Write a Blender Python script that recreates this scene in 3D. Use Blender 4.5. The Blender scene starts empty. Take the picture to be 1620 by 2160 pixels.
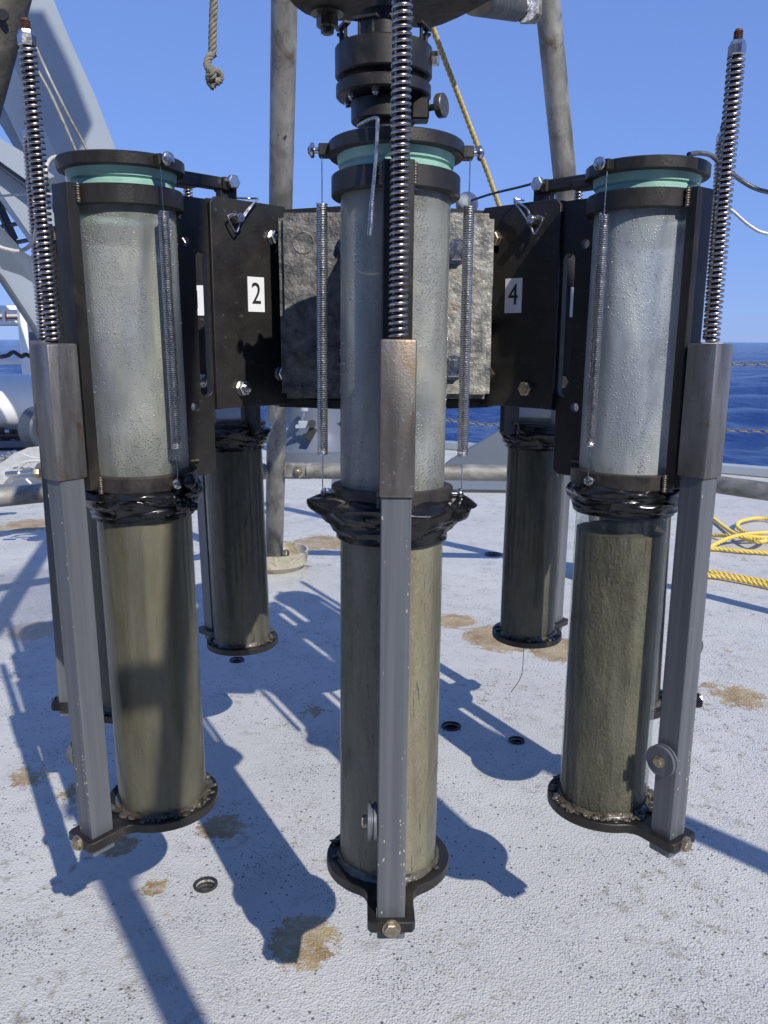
import bpy, bmesh, math, random
import numpy as np
from mathutils import Vector, Matrix, noise as mn
random.seed(4)
R_ = math.radians
sc = bpy.context.scene
COL = sc.collection

# ------------------------------------------------------------------ camera, sky, sun
H = 0.76                                   # camera height over the deck
F_, P_, ROLL = 1744.05, .20408, .00362
cam = bpy.data.cameras.new('camera'); cam.sensor_fit = 'VERTICAL'; cam.sensor_height = 36
cam.lens = 36 * F_ / 2160; cam.clip_start = .02; cam.clip_end = 30000
co = bpy.data.objects.new('camera', cam); COL.objects.link(co)
co.matrix_world = (Matrix.Translation((0, 0, H)) @ Matrix.Rotation(math.pi / 2 - P_, 4, 'X')
                   @ Matrix.Rotation(ROLL, 4, 'Z'))
sc.camera = co
SUN = Vector((.137, -.245, .237)).normalized()
w = bpy.data.worlds.new('World'); sc.world = w; w.use_nodes = True
wt = w.node_tree; bg = wt.nodes['Background']
sky = wt.nodes.new('ShaderNodeTexSky'); sky.sky_type = 'NISHITA'; sky.sun_disc = False
sky.sun_elevation = math.asin(SUN.z); sky.sun_rotation = math.atan2(SUN.x, SUN.y)
sky.air_density = 1.0; sky.dust_density = 0.0; sky.ozone_density = 6.0; sky.altitude = 0
# the sky as the phone exposed it: cool white balance, compressed brightness range all the way round
v1_ = wt.nodes.new('ShaderNodeVectorMath'); v1_.operation = 'MULTIPLY'; v1_.inputs[1].default_value = (.134, .124, .155)
ga_ = wt.nodes.new('ShaderNodeGamma'); ga_.inputs[1].default_value = .36
v2_ = wt.nodes.new('ShaderNodeVectorMath'); v2_.operation = 'MULTIPLY'; v2_.inputs[1].default_value = (.325 / .128, .480 / .128, .84 / .128)
wt.links.new(sky.outputs[0], v1_.inputs[0]); wt.links.new(v1_.outputs[0], ga_.inputs[0]); wt.links.new(ga_.outputs[0], v2_.inputs[0]); wt.links.new(v2_.outputs[0], bg.inputs[0]); bg.inputs[1].default_value = .128
sl = bpy.data.lights.new('sun', 'SUN'); sl.energy = 4.7; sl.angle = R_(.53); sl.color = (1, .955, .88)
so = bpy.data.objects.new('sun', sl); COL.objects.link(so)
so.rotation_euler = SUN.to_track_quat('Z', 'Y').to_euler(); so.location = (2, -4, 5)
sc.view_settings.view_transform = 'Standard'; sc.view_settings.look = 'None'
sc.view_settings.exposure = 0; sc.view_settings.gamma = 1; sc.view_settings.use_curve_mapping = False
sc.render.engine = 'CYCLES'; sc.cycles.use_adaptive_sampling = True; sc.cycles.adaptive_threshold = .025; sc.cycles.adaptive_min_samples = 16
sc.cycles.max_bounces = 6; sc.cycles.diffuse_bounces = 3; sc.cycles.glossy_bounces = 3; sc.cycles.transparent_max_bounces = 12; sc.cycles.transmission_bounces = 5
sc.cycles.caustics_reflective = False; sc.cycles.caustics_refractive = False

# ------------------------------------------------------------------ helpers
_cp, _sp = math.cos(P_), math.sin(P_)
def W(px, py, Y):
    """point seen at a photo pixel at distance Y ahead of the camera, in metres"""
    f = Vector((0, _cp, -_sp)); u0 = Vector((0, _sp, _cp)); r0 = Vector((1, 0, 0))
    r = r0 * math.cos(ROLL) + u0 * math.sin(ROLL); u = -r0 * math.sin(ROLL) + u0 * math.cos(ROLL)
    d = f + r * ((px - 810) / F_) - u * ((py - 1080) / F_)
    p = d * (Y / d.y); p.z += H
    return p
def G(px, py, z=0.0):
    p = W(px, py, 1.0) - Vector((0, 0, H)); k = (z - H) / p.z
    return Vector((p.x * k, p.y * k, z))

def tag(o, label=None, cat=None, group=None, kind=None):
    if label: o['label'] = label
    if cat: o['category'] = cat
    if group: o['group'] = group
    if kind: o['kind'] = kind
    return o
def empty(name, loc=(0, 0, 0), rz=0):
    o = bpy.data.objects.new(name, None); COL.objects.link(o); o.location = loc
    o.rotation_euler = (0, 0, rz); o.empty_display_size = .05
    return o
def link(name, me, parent=None, loc=None, rot=None):
    o = bpy.data.objects.new(name, me); COL.objects.link(o)
    if parent: o.parent = parent
    if loc is not None: o.location = loc
    if rot is not None: o.rotation_euler = rot
    return o

class MB:
    def __init__(s): s.bm = bmesh.new()
    def _add(s, vs, fs):
        b = [s.bm.verts.new(v) for v in vs]
        for f in fs:
            try: s.bm.faces.new([b[i] for i in f])
            except ValueError: pass
        return b
    def box(s, c, d, rot=None, bev=0, seg=1):
        t = bmesh.new(); bmesh.ops.create_cube(t, size=1)
        bmesh.ops.scale(t, vec=d, verts=t.verts)
        if bev: bmesh.ops.bevel(t, geom=list(t.edges), offset=bev, segments=seg, affect='EDGES', profile=.5)
        M = Matrix.Translation(c)
        if rot is not None: M = M @ (rot if isinstance(rot, Matrix) else Matrix.Rotation(rot, 4, 'Z'))
        bmesh.ops.transform(t, matrix=M, verts=t.verts)
        s.merge(t); return s
    def merge(s, t):
        t.verts.index_update()
        vs = [s.bm.verts.new(v.co) for v in t.verts]
        for f in t.faces:
            try: s.bm.faces.new([vs[v.index] for v in f.verts])
            except ValueError: pass
        t.free()
    def lathe(s, prof, n=48, M=None, closed=False):
        """prof: list of (r, z), turned round Z"""
        M = M or Matrix()
        rings = []
        for r, z in prof:
            if r < 1e-6: rings.append([s.bm.verts.new(M @ Vector((0, 0, z)))])
            else: rings.append([s.bm.verts.new(M @ Vector((r * math.cos(2 * math.pi * i / n), r * math.sin(2 * math.pi * i / n), z))) for i in range(n)])
        prs = list(zip(rings, rings[1:])) + ([(rings[-1], rings[0])] if closed else [])
        for a, b in prs:
            for i in range(n):
                j = (i + 1) % n
                if len(a) == 1 and len(b) == 1: continue
                if len(a) == 1: f = [a[0], b[j], b[i]]
                elif len(b) == 1: f = [a[i], a[j], b[0]]
                else: f = [a[i], a[j], b[j], b[i]]
                try: s.bm.faces.new(f)
                except ValueError: pass
        return s
    def cyl(s, a, b, r, r2=None, n=16, caps=True, bev=0):
        a = Vector(a); b = Vector(b); r2 = r if r2 is None else r2
        L = (b - a).length
        M = Matrix.Translation(a) @ (b - a).to_track_quat('Z', 'Y').to_matrix().to_4x4()
        if bev: prof = [(0, 0), (r - bev, 0), (r, bev), (r2, L - bev), (r2 - bev, L), (0, L)]
        else: prof = ([(0, 0)] if caps else []) + [(r, 0), (r2, L)] + ([(0, L)] if caps else [])
        return s.lathe(prof, n, M)
    def sweep(s, pts, r, n=8, caps=True, rad=None):
        pts = [Vector(p) for p in pts]
        m = len(pts); prev = None; rings = []
        for i, p in enumerate(pts):
            t = (pts[min(i + 1, m - 1)] - pts[max(i - 1, 0)]).normalized()
            if prev is None:
                a = Vector((0, 0, 1)) if abs(t.z) < .9 else Vector((1, 0, 0))
                x = t.cross(a).normalized()
            else:
                x = (prev - t * prev.dot(t)).normalized()
            prev = x; y = t.cross(x); rr = rad[i] if rad else r
            rings.append([s.bm.verts.new(p + (x * math.cos(2 * math.pi * k / n) + y * math.sin(2 * math.pi * k / n)) * rr) for k in range(n)])
        for A, B in zip(rings, rings[1:]):
            for k in range(n):
                j = (k + 1) % n; s.bm.faces.new([A[k], A[j], B[j], B[k]])
        if caps: s.bm.faces.new(rings[0][::-1]); s.bm.faces.new(rings[-1])
        return s
    def helix(s, a, b, rad, wire, turns, seg=18, n=6):
        a = Vector(a); b = Vector(b); L = (b - a).length
        M = Matrix.Translation(a) @ (b - a).to_track_quat('Z', 'Y').to_matrix().to_4x4()
        N = int(turns * seg)
        return s.sweep([M @ Vector((rad * math.cos(2 * math.pi * i / seg), rad * math.sin(2 * math.pi * i / seg), L * i / N)) for i in range(N + 1)], wire, n)
    def hexbolt(s, a, d, r, h, washer=0, stud=0):
        """hex head at a pointing along d"""
        a = Vector(a); d = Vector(d).normalized()
        M = Matrix.Translation(a) @ d.to_track_quat('Z', 'Y').to_matrix().to_4x4()
        z = 0
        if washer: s.lathe([(0, 0), (washer - .0004, 0), (washer, .0004), (washer, .0014), (0, .0014)], 20, M); z = .0014
        s.lathe([(0, z), (r, z), (r, z + h * .85), (r * .86, z + h), (0, z + h)], 6, M)
        if stud: s.lathe([(0, z + h), (stud, z + h), (stud, z + h * 1.5), (stud * .75, z + h * 1.62), (0, z + h * 1.62)], 12, M)
        return s
    def prism(s, pts, depth):
        """pts: 3D outline, depth: Vector; a closed block"""
        n = len(pts); a = [s.bm.verts.new(Vector(p)) for p in pts]; b = [s.bm.verts.new(Vector(p) + Vector(depth)) for p in pts]
        s.bm.faces.new(a); s.bm.faces.new(b[::-1])
        for i in range(n):
            j = (i + 1) % n; s.bm.faces.new([a[i], b[i], b[j], a[j]])
        return s
    def mesh(s, name, m, ang=35, smooth=True):
        me = bpy.data.meshes.new(name)
        bmesh.ops.recalc_face_normals(s.bm, faces=s.bm.faces)
        s.bm.to_mesh(me); s.bm.free()
        if m: me.materials.append(m)
        if smooth:
            me.polygons.foreach_set('use_smooth', [True] * len(me.polygons))
            me.set_sharp_from_angle(angle=R_(ang))
        return me
    def build(s, name, m, parent=None, loc=None, rot=None, ang=35, smooth=True):
        return link(name, s.mesh(name, m, ang, smooth), parent, loc, rot)

def flat(name, loops, t, m, bev=.0006):
    """solid plate from 2D loops (first outline, then holes) in local XY, thickness t centred on z=0"""
    cu = bpy.data.curves.new(name, 'CURVE'); cu.dimensions = '2D'; cu.fill_mode = 'BOTH'
    cu.extrude = max(t / 2 - bev, 0); cu.bevel_depth = bev; cu.bevel_resolution = 0; cu.offset = -bev
    for lp in loops:
        sp = cu.splines.new('POLY'); sp.points.add(len(lp) - 1)
        for i, (x, y) in enumerate(lp): sp.points[i].co = (x, y, 0, 1)
        sp.use_cyclic_u = True
    o = bpy.data.objects.new(name, cu); COL.objects.link(o)
    dg = bpy.context.evaluated_depsgraph_get(); dg.update()
    me = bpy.data.meshes.new_from_object(o.evaluated_get(dg)); me.name = name
    bpy.data.objects.remove(o); bpy.data.curves.remove(cu)
    me.materials.clear(); me.materials.append(m)
    me.polygons.foreach_set('use_smooth', [True] * len(me.polygons)); me.set_sharp_from_angle(angle=R_(40))
    return me
def circ(x, y, r, n=20, a0=0): return [(x + r * math.cos(a0 + 2 * math.pi * i / n), y + r * math.sin(a0 + 2 * math.pi * i / n)) for i in range(n)]
def slot(x0, y0, x1, y1, r, n=8):
    d = math.atan2(y1 - y0, x1 - x0); o = []
    for i in range(n + 1): a = d + math.pi / 2 + math.pi * i / n; o.append((x0 + r * math.cos(a), y0 + r * math.sin(a)))
    for i in range(n + 1): a = d - math.pi / 2 + math.pi * i / n; o.append((x1 + r * math.cos(a), y1 + r * math.sin(a)))
    return o
def rrect(x0, y0, x1, y1, r, n=4):
    o = []
    for cx, cy, a0 in ((x1 - r, y1 - r, 0), (x0 + r, y1 - r, 90), (x0 + r, y0 + r, 180), (x1 - r, y0 + r, 270)):
        for i in range(n + 1): a = R_(a0 + 90 * i / n); o.append((cx + r * math.cos(a), cy + r * math.sin(a)))
    return o
def smooth_path(pts, k=8):
    pts = [Vector(p) for p in pts]; P = [pts[0] * 2 - pts[1]] + pts + [pts[-1] * 2 - pts[-2]]; o = []
    for i in range(1, len(P) - 2):
        a, b, c, d = P[i - 1:i + 3]
        for j in range(k):
            t = j / k
            o.append(.5 * ((2 * b) + (c - a) * t + (2 * a - 5 * b + 4 * c - d) * t * t + (3 * b - a - 3 * c + d) * t ** 3))
    o.append(pts[-1]); return o
def rope_mb(path, r, pitch, strands=3, n=7, sub=None):
    """laid rope: strands twisted round a path"""
    path = [Vector(p) for p in path]; L = [0]
    for a, b in zip(path, path[1:]): L.append(L[-1] + (b - a).length)
    step = sub or pitch / 10; N = int(L[-1] / step); cen = []; k = 0
    for i in range(N + 1):
        s_ = L[-1] * i / N
        while k < len(L) - 2 and L[k + 1] < s_: k += 1
        cen.append(path[k].lerp(path[k + 1], (s_ - L[k]) / max(L[k + 1] - L[k], 1e-9)))
    mb = MB(); rs = r * (.5 if strands == 3 else .42)
    fr = []; prev = None
    for i, p in enumerate(cen):
        t = (cen[min(i + 1, N)] - cen[max(i - 1, 0)]).normalized()
        if prev is None: x = t.cross(Vector((0, 0, 1)) if abs(t.z) < .9 else Vector((1, 0, 0))).normalized()
        else: x = (prev - t * prev.dot(t)).normalized()
        prev = x; fr.append((p, x, t.cross(x)))
    for q in range(strands):
        pts = []
        for i, (p, x, y) in enumerate(fr):
            a = 2 * math.pi * (q / strands + i * step / pitch); pts.append(p + (x * math.cos(a) + y * math.sin(a)) * (r - rs))
        mb.sweep(pts, rs, n)
    return mb

# ------------------------------------------------------------------ materials
def nmat(name):
    m = bpy.data.materials.new(name); m.use_nodes = True; nt = m.node_tree
    return m, nt, nt.nodes['Principled BSDF'], nt.nodes['Material Output']
class N:
    def __init__(s, nt): s.nt = nt
    def n(s, t, **k):
        o = s.nt.nodes.new(t)
        for a, b in k.items(): setattr(o, a, b)
        return o
    def l(s, a, b): s.nt.links.new(a, b)
    def coord(s, kind='Object', scale=(1, 1, 1)):
        tc = s.n('ShaderNodeTexCoord'); mp = s.n('ShaderNodeMapping'); mp.inputs['Scale'].default_value = scale
        s.l(tc.outputs[kind], mp.inputs[0]); return mp.outputs[0]
    def noise(s, v, sc_, det=4, rough=.55, dist=0):
        o = s.n('ShaderNodeTexNoise'); o.inputs['Scale'].default_value = sc_; o.inputs['Detail'].default_value = det
        o.inputs['Roughness'].default_value = rough; o.inputs['Distortion'].default_value = dist; s.l(v, o.inputs['Vector']); return o.outputs['Fac']
    def voro(s, v, sc_, feat='F1', rnd=1):
        o = s.n('ShaderNodeTexVoronoi'); o.feature = feat; o.inputs['Scale'].default_value = sc_; o.inputs['Randomness'].default_value = rnd; s.l(v, o.inputs['Vector']); return o.outputs['Distance']
    def ramp(s, f, stops, interp='LINEAR'):
        o = s.n('ShaderNodeValToRGB'); o.color_ramp.interpolation = interp; e = o.color_ramp.elements
        while len(e) < len(stops): e.new(.5)
        for i, (p, c) in enumerate(stops):
            e[i].position = p; c = (c, c, c) if not hasattr(c, '__len__') else c; e[i].color = (*c, 1)
        s.l(f, o.inputs[0]); return o.outputs[0]
    def math(s, op, a, b=0.0, c=None, clamp=False):
        o = s.n('ShaderNodeMath', operation=op, use_clamp=clamp)
        for i, v in enumerate((a, b) if c is None else (a, b, c)):
            if isinstance(v, (int, float)): o.inputs[i].default_value = v
            else: s.l(v, o.inputs[i])
        return o.outputs[0]
    def mix(s, f, a, b, bt='MIX'):
        o = s.n('ShaderNodeMix', data_type='RGBA', blend_type=bt)
        for i, v in ((0, f), (6, a), (7, b)):
            if isinstance(v, (int, float)): o.inputs[i].default_value = v
            elif hasattr(v, '__len__'): o.inputs[i].default_value = (*v, 1)
            else: s.l(v, o.inputs[i])
        return o.outputs[2]
    def bump(s, h, dist, strength=1, normal=None):
        o = s.n('ShaderNodeBump'); o.inputs['Distance'].default_value = dist; o.inputs['Strength'].default_value = strength
        s.l(h, o.inputs['Height'])
        if normal: s.l(normal, o.inputs['Normal'])
        return o.outputs[0]
def surf(name, c1, c2, rough=.4, r2=None, metal=0, scale=40, stretch=(1, 1, 1), bump=.0003, bscale=400, lo=.35, hi=.65, coat=0, spots=None, c3=None, spec=.5, c3t=(.56, .66)):
    m, nt, b, out = nmat(name); k = N(nt); v = k.coord('Object', stretch)
    f = k.noise(v, scale, 5, .62, .3)
    c = k.ramp(f, [(lo, c1), (hi, c2)])
    if c3:
        g = k.ramp(k.noise(k.coord('Object'), scale * .37, 5, .7, .8), [(c3t[0], 0), (c3t[1], 1)])
        c = k.mix(g, c, c3)
    if spots:
        sv = k.ramp(k.noise(k.coord('Object'), scale * 6, 3, .6), [(.66, 0), (.72, 1)]); c = k.mix(sv, c, spots)
    k.l(c, b.inputs['Base Color'])
    rr = k.ramp(k.noise(v, scale * 2.3, 3, .6), [(.3, rough), (.7, rough if r2 is None else r2)]); k.l(rr, b.inputs['Roughness'])
    b.inputs['Metallic'].default_value = metal; b.inputs['Coat Weight'].default_value = coat; b.inputs['Coat Roughness'].default_value = .12
    b.inputs['Specular IOR Level'].default_value = spec
    if bump: k.l(k.bump(k.noise(k.coord('Object'), bscale, 2, .65), bump), b.inputs['Normal'])
    return m
M = {}
M['black'] = surf('black_anodised', (.009, .008, .0075), (.022, .019, .016), .34, .55, 0, 30, (1, 1, .35), .0002, 500, c3=(.034, .029, .022), spec=.5)
M['black_plate'] = surf('black_plate_paint', (.011, .010, .010), (.021, .019, .018), .42, .6, 0, 22, (1, 1, 1), .00025, 350, c3=(.032, .028, .023), spots=(.07, .065, .055))
M['steel'] = surf('raw_steel_sleeve', (.13, .125, .12), (.27, .26, .25), .34, .54, .75, 60, (1, 1, .10), .0003, 500, c3=(.15, .09, .05), c3t=(.55, .70), spots=(.3, .29, .28))
M['steel_worn'] = surf('rust_streaked_steel', (.14, .13, .12), (.28, .26, .24), .36, .56, .7, 42, (1, 1, .14), .0002, 500, c3=(.16, .115, .075), c3t=(.50, .66), spots=(.34, .33, .32))
M['alu'] = surf('grey_anodised_post', (.10, .108, .122), (.15, .16, .175), .36, .5, .2, 120, (1, 1, .015), .00012, 900)
M['stain'] = surf('stainless', (.45, .44, .43), (.62, .61, .6), .18, .34, 1, 60, (1, 1, 1), .0001, 900)
M['spring'] = surf('spring_wire', (.30, .27, .27), (.47, .44, .43), .22, .36, 1, 50, (1, 1, 1), .0001, 900)
M['spring2'] = surf('bright_spring_wire', (.56, .54, .51), (.7, .67, .64), .22, .34, 1, 50)
M['rod'] = surf('threaded_rod', (.07, .045, .05), (.14, .09, .08), .3, .5, .8, 90)
M['rust'] = surf('rusty_thread', (.09, .04, .025), (.2, .1, .06), .5, .7, .5, 300)
M['seal'] = surf('green_rubber', (.27, .50, .41), (.36, .60, .50), .4, .55, 0, 40, coat=.1)
M['bag'] = surf('black_film', (.005, .005, .006), (.010, .010, .011), .18, .3, 0, 60, (1, 1, 3), .0003, 60, spec=.5)
M['lug'] = surf('worn_black_steel', (.03, .027, .024), (.08, .07, .06), .35, .5, .5, 60)
M['weld'] = surf('weld_bead', (.10, .09, .075), (.22, .19, .15), .35, .5, .8, 200)
M['brass'] = surf('stained_bolt', (.3, .25, .17), (.48, .42, .32), .3, .5, .9, 200)
M['galv'] = surf('galvanised_pipe', (.13, .125, .11), (.34, .33, .30), .5, .75, .35, 22, (1, 1, .5), .0006, 180, c3=(.12, .095, .06), spots=(.05, .045, .035))
M['galv_dark'] = surf('weathered_shaded_pipe', (.045, .04, .032), (.12, .11, .09), .6, .8, .2, 30, (1, 1, 1), .0008, 180, spots=(.02, .018, .015))  # dark tone holds the near left leg's shadow as well as weathering
M['rusty_plate'] = surf('weathered_plate', (.035, .03, .024), (.085, .07, .055), .6, .8, .2, 20, (1, 1, 1), .0008, 160, spots=(.12, .11, .09))
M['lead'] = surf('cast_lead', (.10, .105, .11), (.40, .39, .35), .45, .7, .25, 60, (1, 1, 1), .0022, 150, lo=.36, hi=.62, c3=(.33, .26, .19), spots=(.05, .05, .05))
M['ship'] = surf('ship_grey_paint', (.30, .34, .38), (.34, .38, .42), .4, .5, 0, 1.5, (1, 1, 1), .0005, 30)
M['ship_pale'] = surf('scuffed_white_paint', (.45, .46, .46), (.62, .62, .6), .4, .6, .2, 30)
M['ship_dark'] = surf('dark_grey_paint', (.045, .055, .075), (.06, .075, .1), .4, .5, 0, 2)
M['ship_mid'] = surf('blue_grey_paint', (.10, .12, .15), (.12, .14, .175), .4, .55, 0, 2)  # tone lowered so the winch pedestal carries its shade in the colour
M['white'] = surf('white_paint', (.78, .79, .76), (.84, .84, .82), .35, .5, 0, 5, bump=0)
M['beige'] = surf('beige_paint', (.45, .42, .33), (.5, .47, .38), .5, .6, 0, 5)
M['red'] = surf('red_paint', (.5, .06, .04), (.6, .08, .05), .4, .5, 0, 5, bump=0)
M['cable_dark'] = surf('steel_cable', (.12, .12, .13), (.2, .2, .2), .35, .5, .7, 200)
M['cable_light'] = surf('bright_cable', (.6, .58, .54), (.72, .7, .66), .35, .5, .3, 200)
M['rope_grey'] = surf('grey_rope', (.16, .145, .11), (.27, .25, .2), .8, .9, 0, 120, bump=.0004, bscale=900)
M['rope_yellow'] = surf('yellow_rope', (.72, .5, .09), (.82, .62, .16), .55, .7, 0, 120, bump=.0003, bscale=900)
M['rope_dull'] = surf('dull_yellow_rope', (.5, .36, .1), (.66, .5, .2), .6, .75, 0, 120, bump=.0003, bscale=900)
M['paper'] = surf('white_label', (.78, .79, .8), (.82, .83, .84), .45, .5, 0, 20, bump=0)
M['ink'] = surf('black_ink', (.015, .015, .02), (.02, .02, .025), .5, .6, 0, 20, bump=0)
M['plug'] = surf('dark_hole', (.02, .02, .022), (.04, .04, .045), .6, .8, 0, 100)
M['cream'] = surf('cream_cup', (.35, .33, .25), (.5, .47, .38), .5, .7, 0, 30, c3=(.3, .22, .12))
M['rubber'] = surf('black_hose', (.015, .015, .016), (.025, .025, .025), .5, .6, 0, 20)
M['blue'] = surf('blue_paint', (.06, .16, .35), (.3, .36, .4), .5, .6, .1, 60, lo=.45, hi=.55)
# mud seen through / smeared on the tube wall
def mud_mat(name, c1, c2, c3, bumpd=.004, crk=.5, grain=.5):
    m, nt, b, out = nmat(name); k = N(nt)
    vs = k.coord('Object', (1, 1, .16)); v = k.coord('Object')
    f = k.noise(k.coord('Object', (1, 1, .55)), 28, 7, .65, .4); c = k.ramp(f, [(.32, c1), (.62, c2)])
    c = k.mix(k.ramp(k.noise(k.coord('Object', (1, 1, .5)), 9, 3, .6, .8), [(.48, 0), (.62, 1)]), c, c3)
    crack = k.math('MULTIPLY', k.ramp(k.noise(k.coord('Object', (1, 1, .09)), 150, 6, .7, 1.8), [(.34, 1), (.38, 0)]), k.ramp(k.noise(v, 11, 3), [(crk, 0), (crk + .1, 1)]))
    c = k.mix(k.math('MULTIPLY', crack, .75), c, (.045, .038, .024))
    c = k.mix(k.ramp(k.noise(k.coord('Object', (1, 1, .05)), 55, 4, .6, .5), [(.60, 0), (.70, .18)]), c, (.075, .066, .045))
    k.l(c, b.inputs['Base Color']); b.inputs['Roughness'].default_value = .5
    k.l(k.ramp(k.noise(vs, 30, 3), [(.35, .28), (.65, .65)]), b.inputs['Roughness'])
    h = k.math('ADD', k.math('MULTIPLY', k.noise(k.coord('Object', (1, 1, .22)), 110, 6, .65, .5), .8), k.math('MULTIPLY', k.noise(k.coord('Object', (1, 1, .6)), 300, 4, .65), grain))
    h = k.math('SUBTRACT', h, k.math('MULTIPLY', crack, .25))
    k.l(k.bump(h, bumpd), b.inputs['Normal'])
    b.inputs['Coat Weight'].default_value = .08; b.inputs['Coat Roughness'].default_value = .2
    return m
M['mud'] = mud_mat('olive_mud', (.135, .115, .072), (.178, .153, .098), (.155, .134, .084), .0022, .52, .25)
M['mud_grainy'] = mud_mat('grainy_olive_mud', (.10, .088, .058), (.185, .162, .108), (.145, .126, .082), .006, .45, .6)
M['mud_shaded'] = mud_mat('shaded_wet_mud', (.06, .052, .034), (.105, .092, .062), (.045, .041, .03), .003, .45, .4)  # rear cores: their shade is worked into this darker mud colour
M['mud_pale'] = mud_mat('pale_mud', (.21, .175, .115), (.285, .245, .165), (.24, .205, .14), .0045, .38, .4)
M['mud_lump'] = surf('wet_mud_lumps', (.035, .03, .022), (.12, .105, .075), .25, .5, 0, 90, bump=.0015, bscale=220, coat=.4)
def clear_mat(name, haze=.04, tint=(.93, .96, .95)):
    """thin clear wall: lets light straight through, mirrors at grazing angles"""
    m, nt, b, out = nmat(name); nt.nodes.remove(b); k = N(nt)
    tr = k.n('ShaderNodeBsdfTransparent'); tr.inputs[0].default_value = (*tint, 1)
    gl = k.n('ShaderNodeBsdfGlossy'); gl.inputs['Roughness'].default_value = .06
    df = k.n('ShaderNodeBsdfDiffuse'); df.inputs[0].default_value = (.5, .55, .52, 1)
    fr = k.n('ShaderNodeFresnel'); fr.inputs[0].default_value = 1.42
    v = k.coord('Object')
    nb = k.bump(k.noise(k.coord('Object', (1, 1, .2)), 60, 3), .0006); k.l(nb, gl.inputs['Normal']); k.l(nb, fr.inputs['Normal'])
    m1 = k.n('ShaderNodeMixShader'); hz = k.math('MULTIPLY', k.ramp(k.noise(k.coord('Object', (1, 1, .15)), 60, 5), [(.4, .2), (.7, 2.0)]), haze)
    k.l(hz, m1.inputs[0]); k.l(tr.outputs[0], m1.inputs[1]); k.l(df.outputs[0], m1.inputs[2])
    m2 = k.n('ShaderNodeMixShader'); k.l(k.math('MINIMUM', k.math('MULTIPLY', fr.outputs[0], .5), .4), m2.inputs[0]); k.l(m1.outputs[0], m2.inputs[1]); k.l(gl.outputs[0], m2.inputs[2])
    k.l(m2.outputs[0], out.inputs[0]); return m
M['clear'] = clear_mat('clear_tube_wall')
def fog_mat(name, tint, dens):
    """tube wall fogged by cold water inside, beaded with droplets outside"""
    m, nt, b, out = nmat(name); nt.nodes.remove(b); k = N(nt); v = k.coord('Object')
    rf = k.n('ShaderNodeBsdfRefraction'); rf.inputs['IOR'].default_value = 1.03; rf.inputs['Roughness'].default_value = .42; rf.inputs[0].default_value = (*[min(1, t * 1.9) for t in tint], 1)
    df = k.n('ShaderNodeBsdfDiffuse'); tl = k.n('ShaderNodeBsdfTranslucent')
    pat = k.noise(k.coord('Object', (1, 1, .22)), 22, 5, .6, .6)
    c = k.ramp(pat, [(.32, tuple(t * .62 for t in tint)), (.5, tint), (.68, tuple(t * q for t, q in zip(tint, (1.5, 1.45, 1.3))))])
    tick = k.math('MULTIPLY', k.ramp(k.noise(k.coord('Object', (.35, .35, 6)), 120, 3, .6), [(.66, 0), (.7, 1)]), k.ramp(k.noise(v, 18, 3), [(.5, 0), (.6, .6)])); c = k.mix(tick, c, (.7, .72, .68)); k.l(c, df.inputs[0]); k.l(c, tl.inputs[0])
    gl = k.n('ShaderNodeBsdfGlossy'); gl.inputs['Roughness'].default_value = .2
    d1 = k.ramp(k.voro(v, 480), [(.1, 1), (.45, 0)]); d2 = k.ramp(k.voro(v, 1100), [(.1, 1), (.4, 0)])
    msk = k.ramp(k.noise(k.coord('Object', (1, 1, .5)), 26, 4, .65, .8), [(.42, 0), (.62, 1)])
    h = k.math('ADD', k.math('MULTIPLY', d1, msk), k.math('MULTIPLY', k.noise(v, 700, 1), .3))
    nb = k.bump(h, .0009)
    for q in (gl, df, rf): k.l(nb, q.inputs['Normal'])
    a = k.n('ShaderNodeMixShader'); a.inputs[0].default_value = .35; k.l(df.outputs[0], a.inputs[1]); k.l(tl.outputs[0], a.inputs[2])
    bb = k.n('ShaderNodeMixShader'); k.l(k.ramp(pat, [(.3, dens - .12), (.7, dens + .12)]), bb.inputs[0]); k.l(rf.outputs[0], bb.inputs[1]); k.l(a.outputs[0], bb.inputs[2])
    fr = k.n('ShaderNodeFresnel'); fr.inputs[0].default_value = 1.45; k.l(nb, fr.inputs['Normal'])
    cc = k.n('ShaderNodeMixShader'); k.l(k.math('MINIMUM', fr.outputs[0], .5), cc.inputs[0]); k.l(bb.outputs[0], cc.inputs[1]); k.l(gl.outputs[0], cc.inputs[2])
    k.l(cc.outputs[0], out.inputs[0]); return m
M['fog'] = fog_mat('fogged_tube_green', (.58, .60, .55), .44)
M['fog_blue'] = fog_mat('fogged_tube_blue', (.66, .72, .76), .48)
m, nt, b, out = nmat('water_drop'); nt.nodes.remove(b); k = N(nt)
tr = k.n('ShaderNodeBsdfTransparent'); tr.inputs[0].default_value = (.93, .95, .97, 1); gl = k.n('ShaderNodeBsdfGlossy'); gl.inputs['Roughness'].default_value = .22
ms = k.n('ShaderNodeMixShader'); ms.inputs[0].default_value = .55; k.l(tr.outputs[0], ms.inputs[1]); k.l(gl.outputs[0], ms.inputs[2]); k.l(ms.outputs[0], out.inputs[0]); M['drop'] = m
m, nt, b, out = nmat('milky_plastic'); b.inputs['Base Color'].default_value = (.82, .83, .8, 1); b.inputs['Subsurface Weight'].default_value = .3; b.inputs['Transmission Weight'].default_value = .1; b.inputs['Roughness'].default_value = .4; M['milky'] = m

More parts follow.
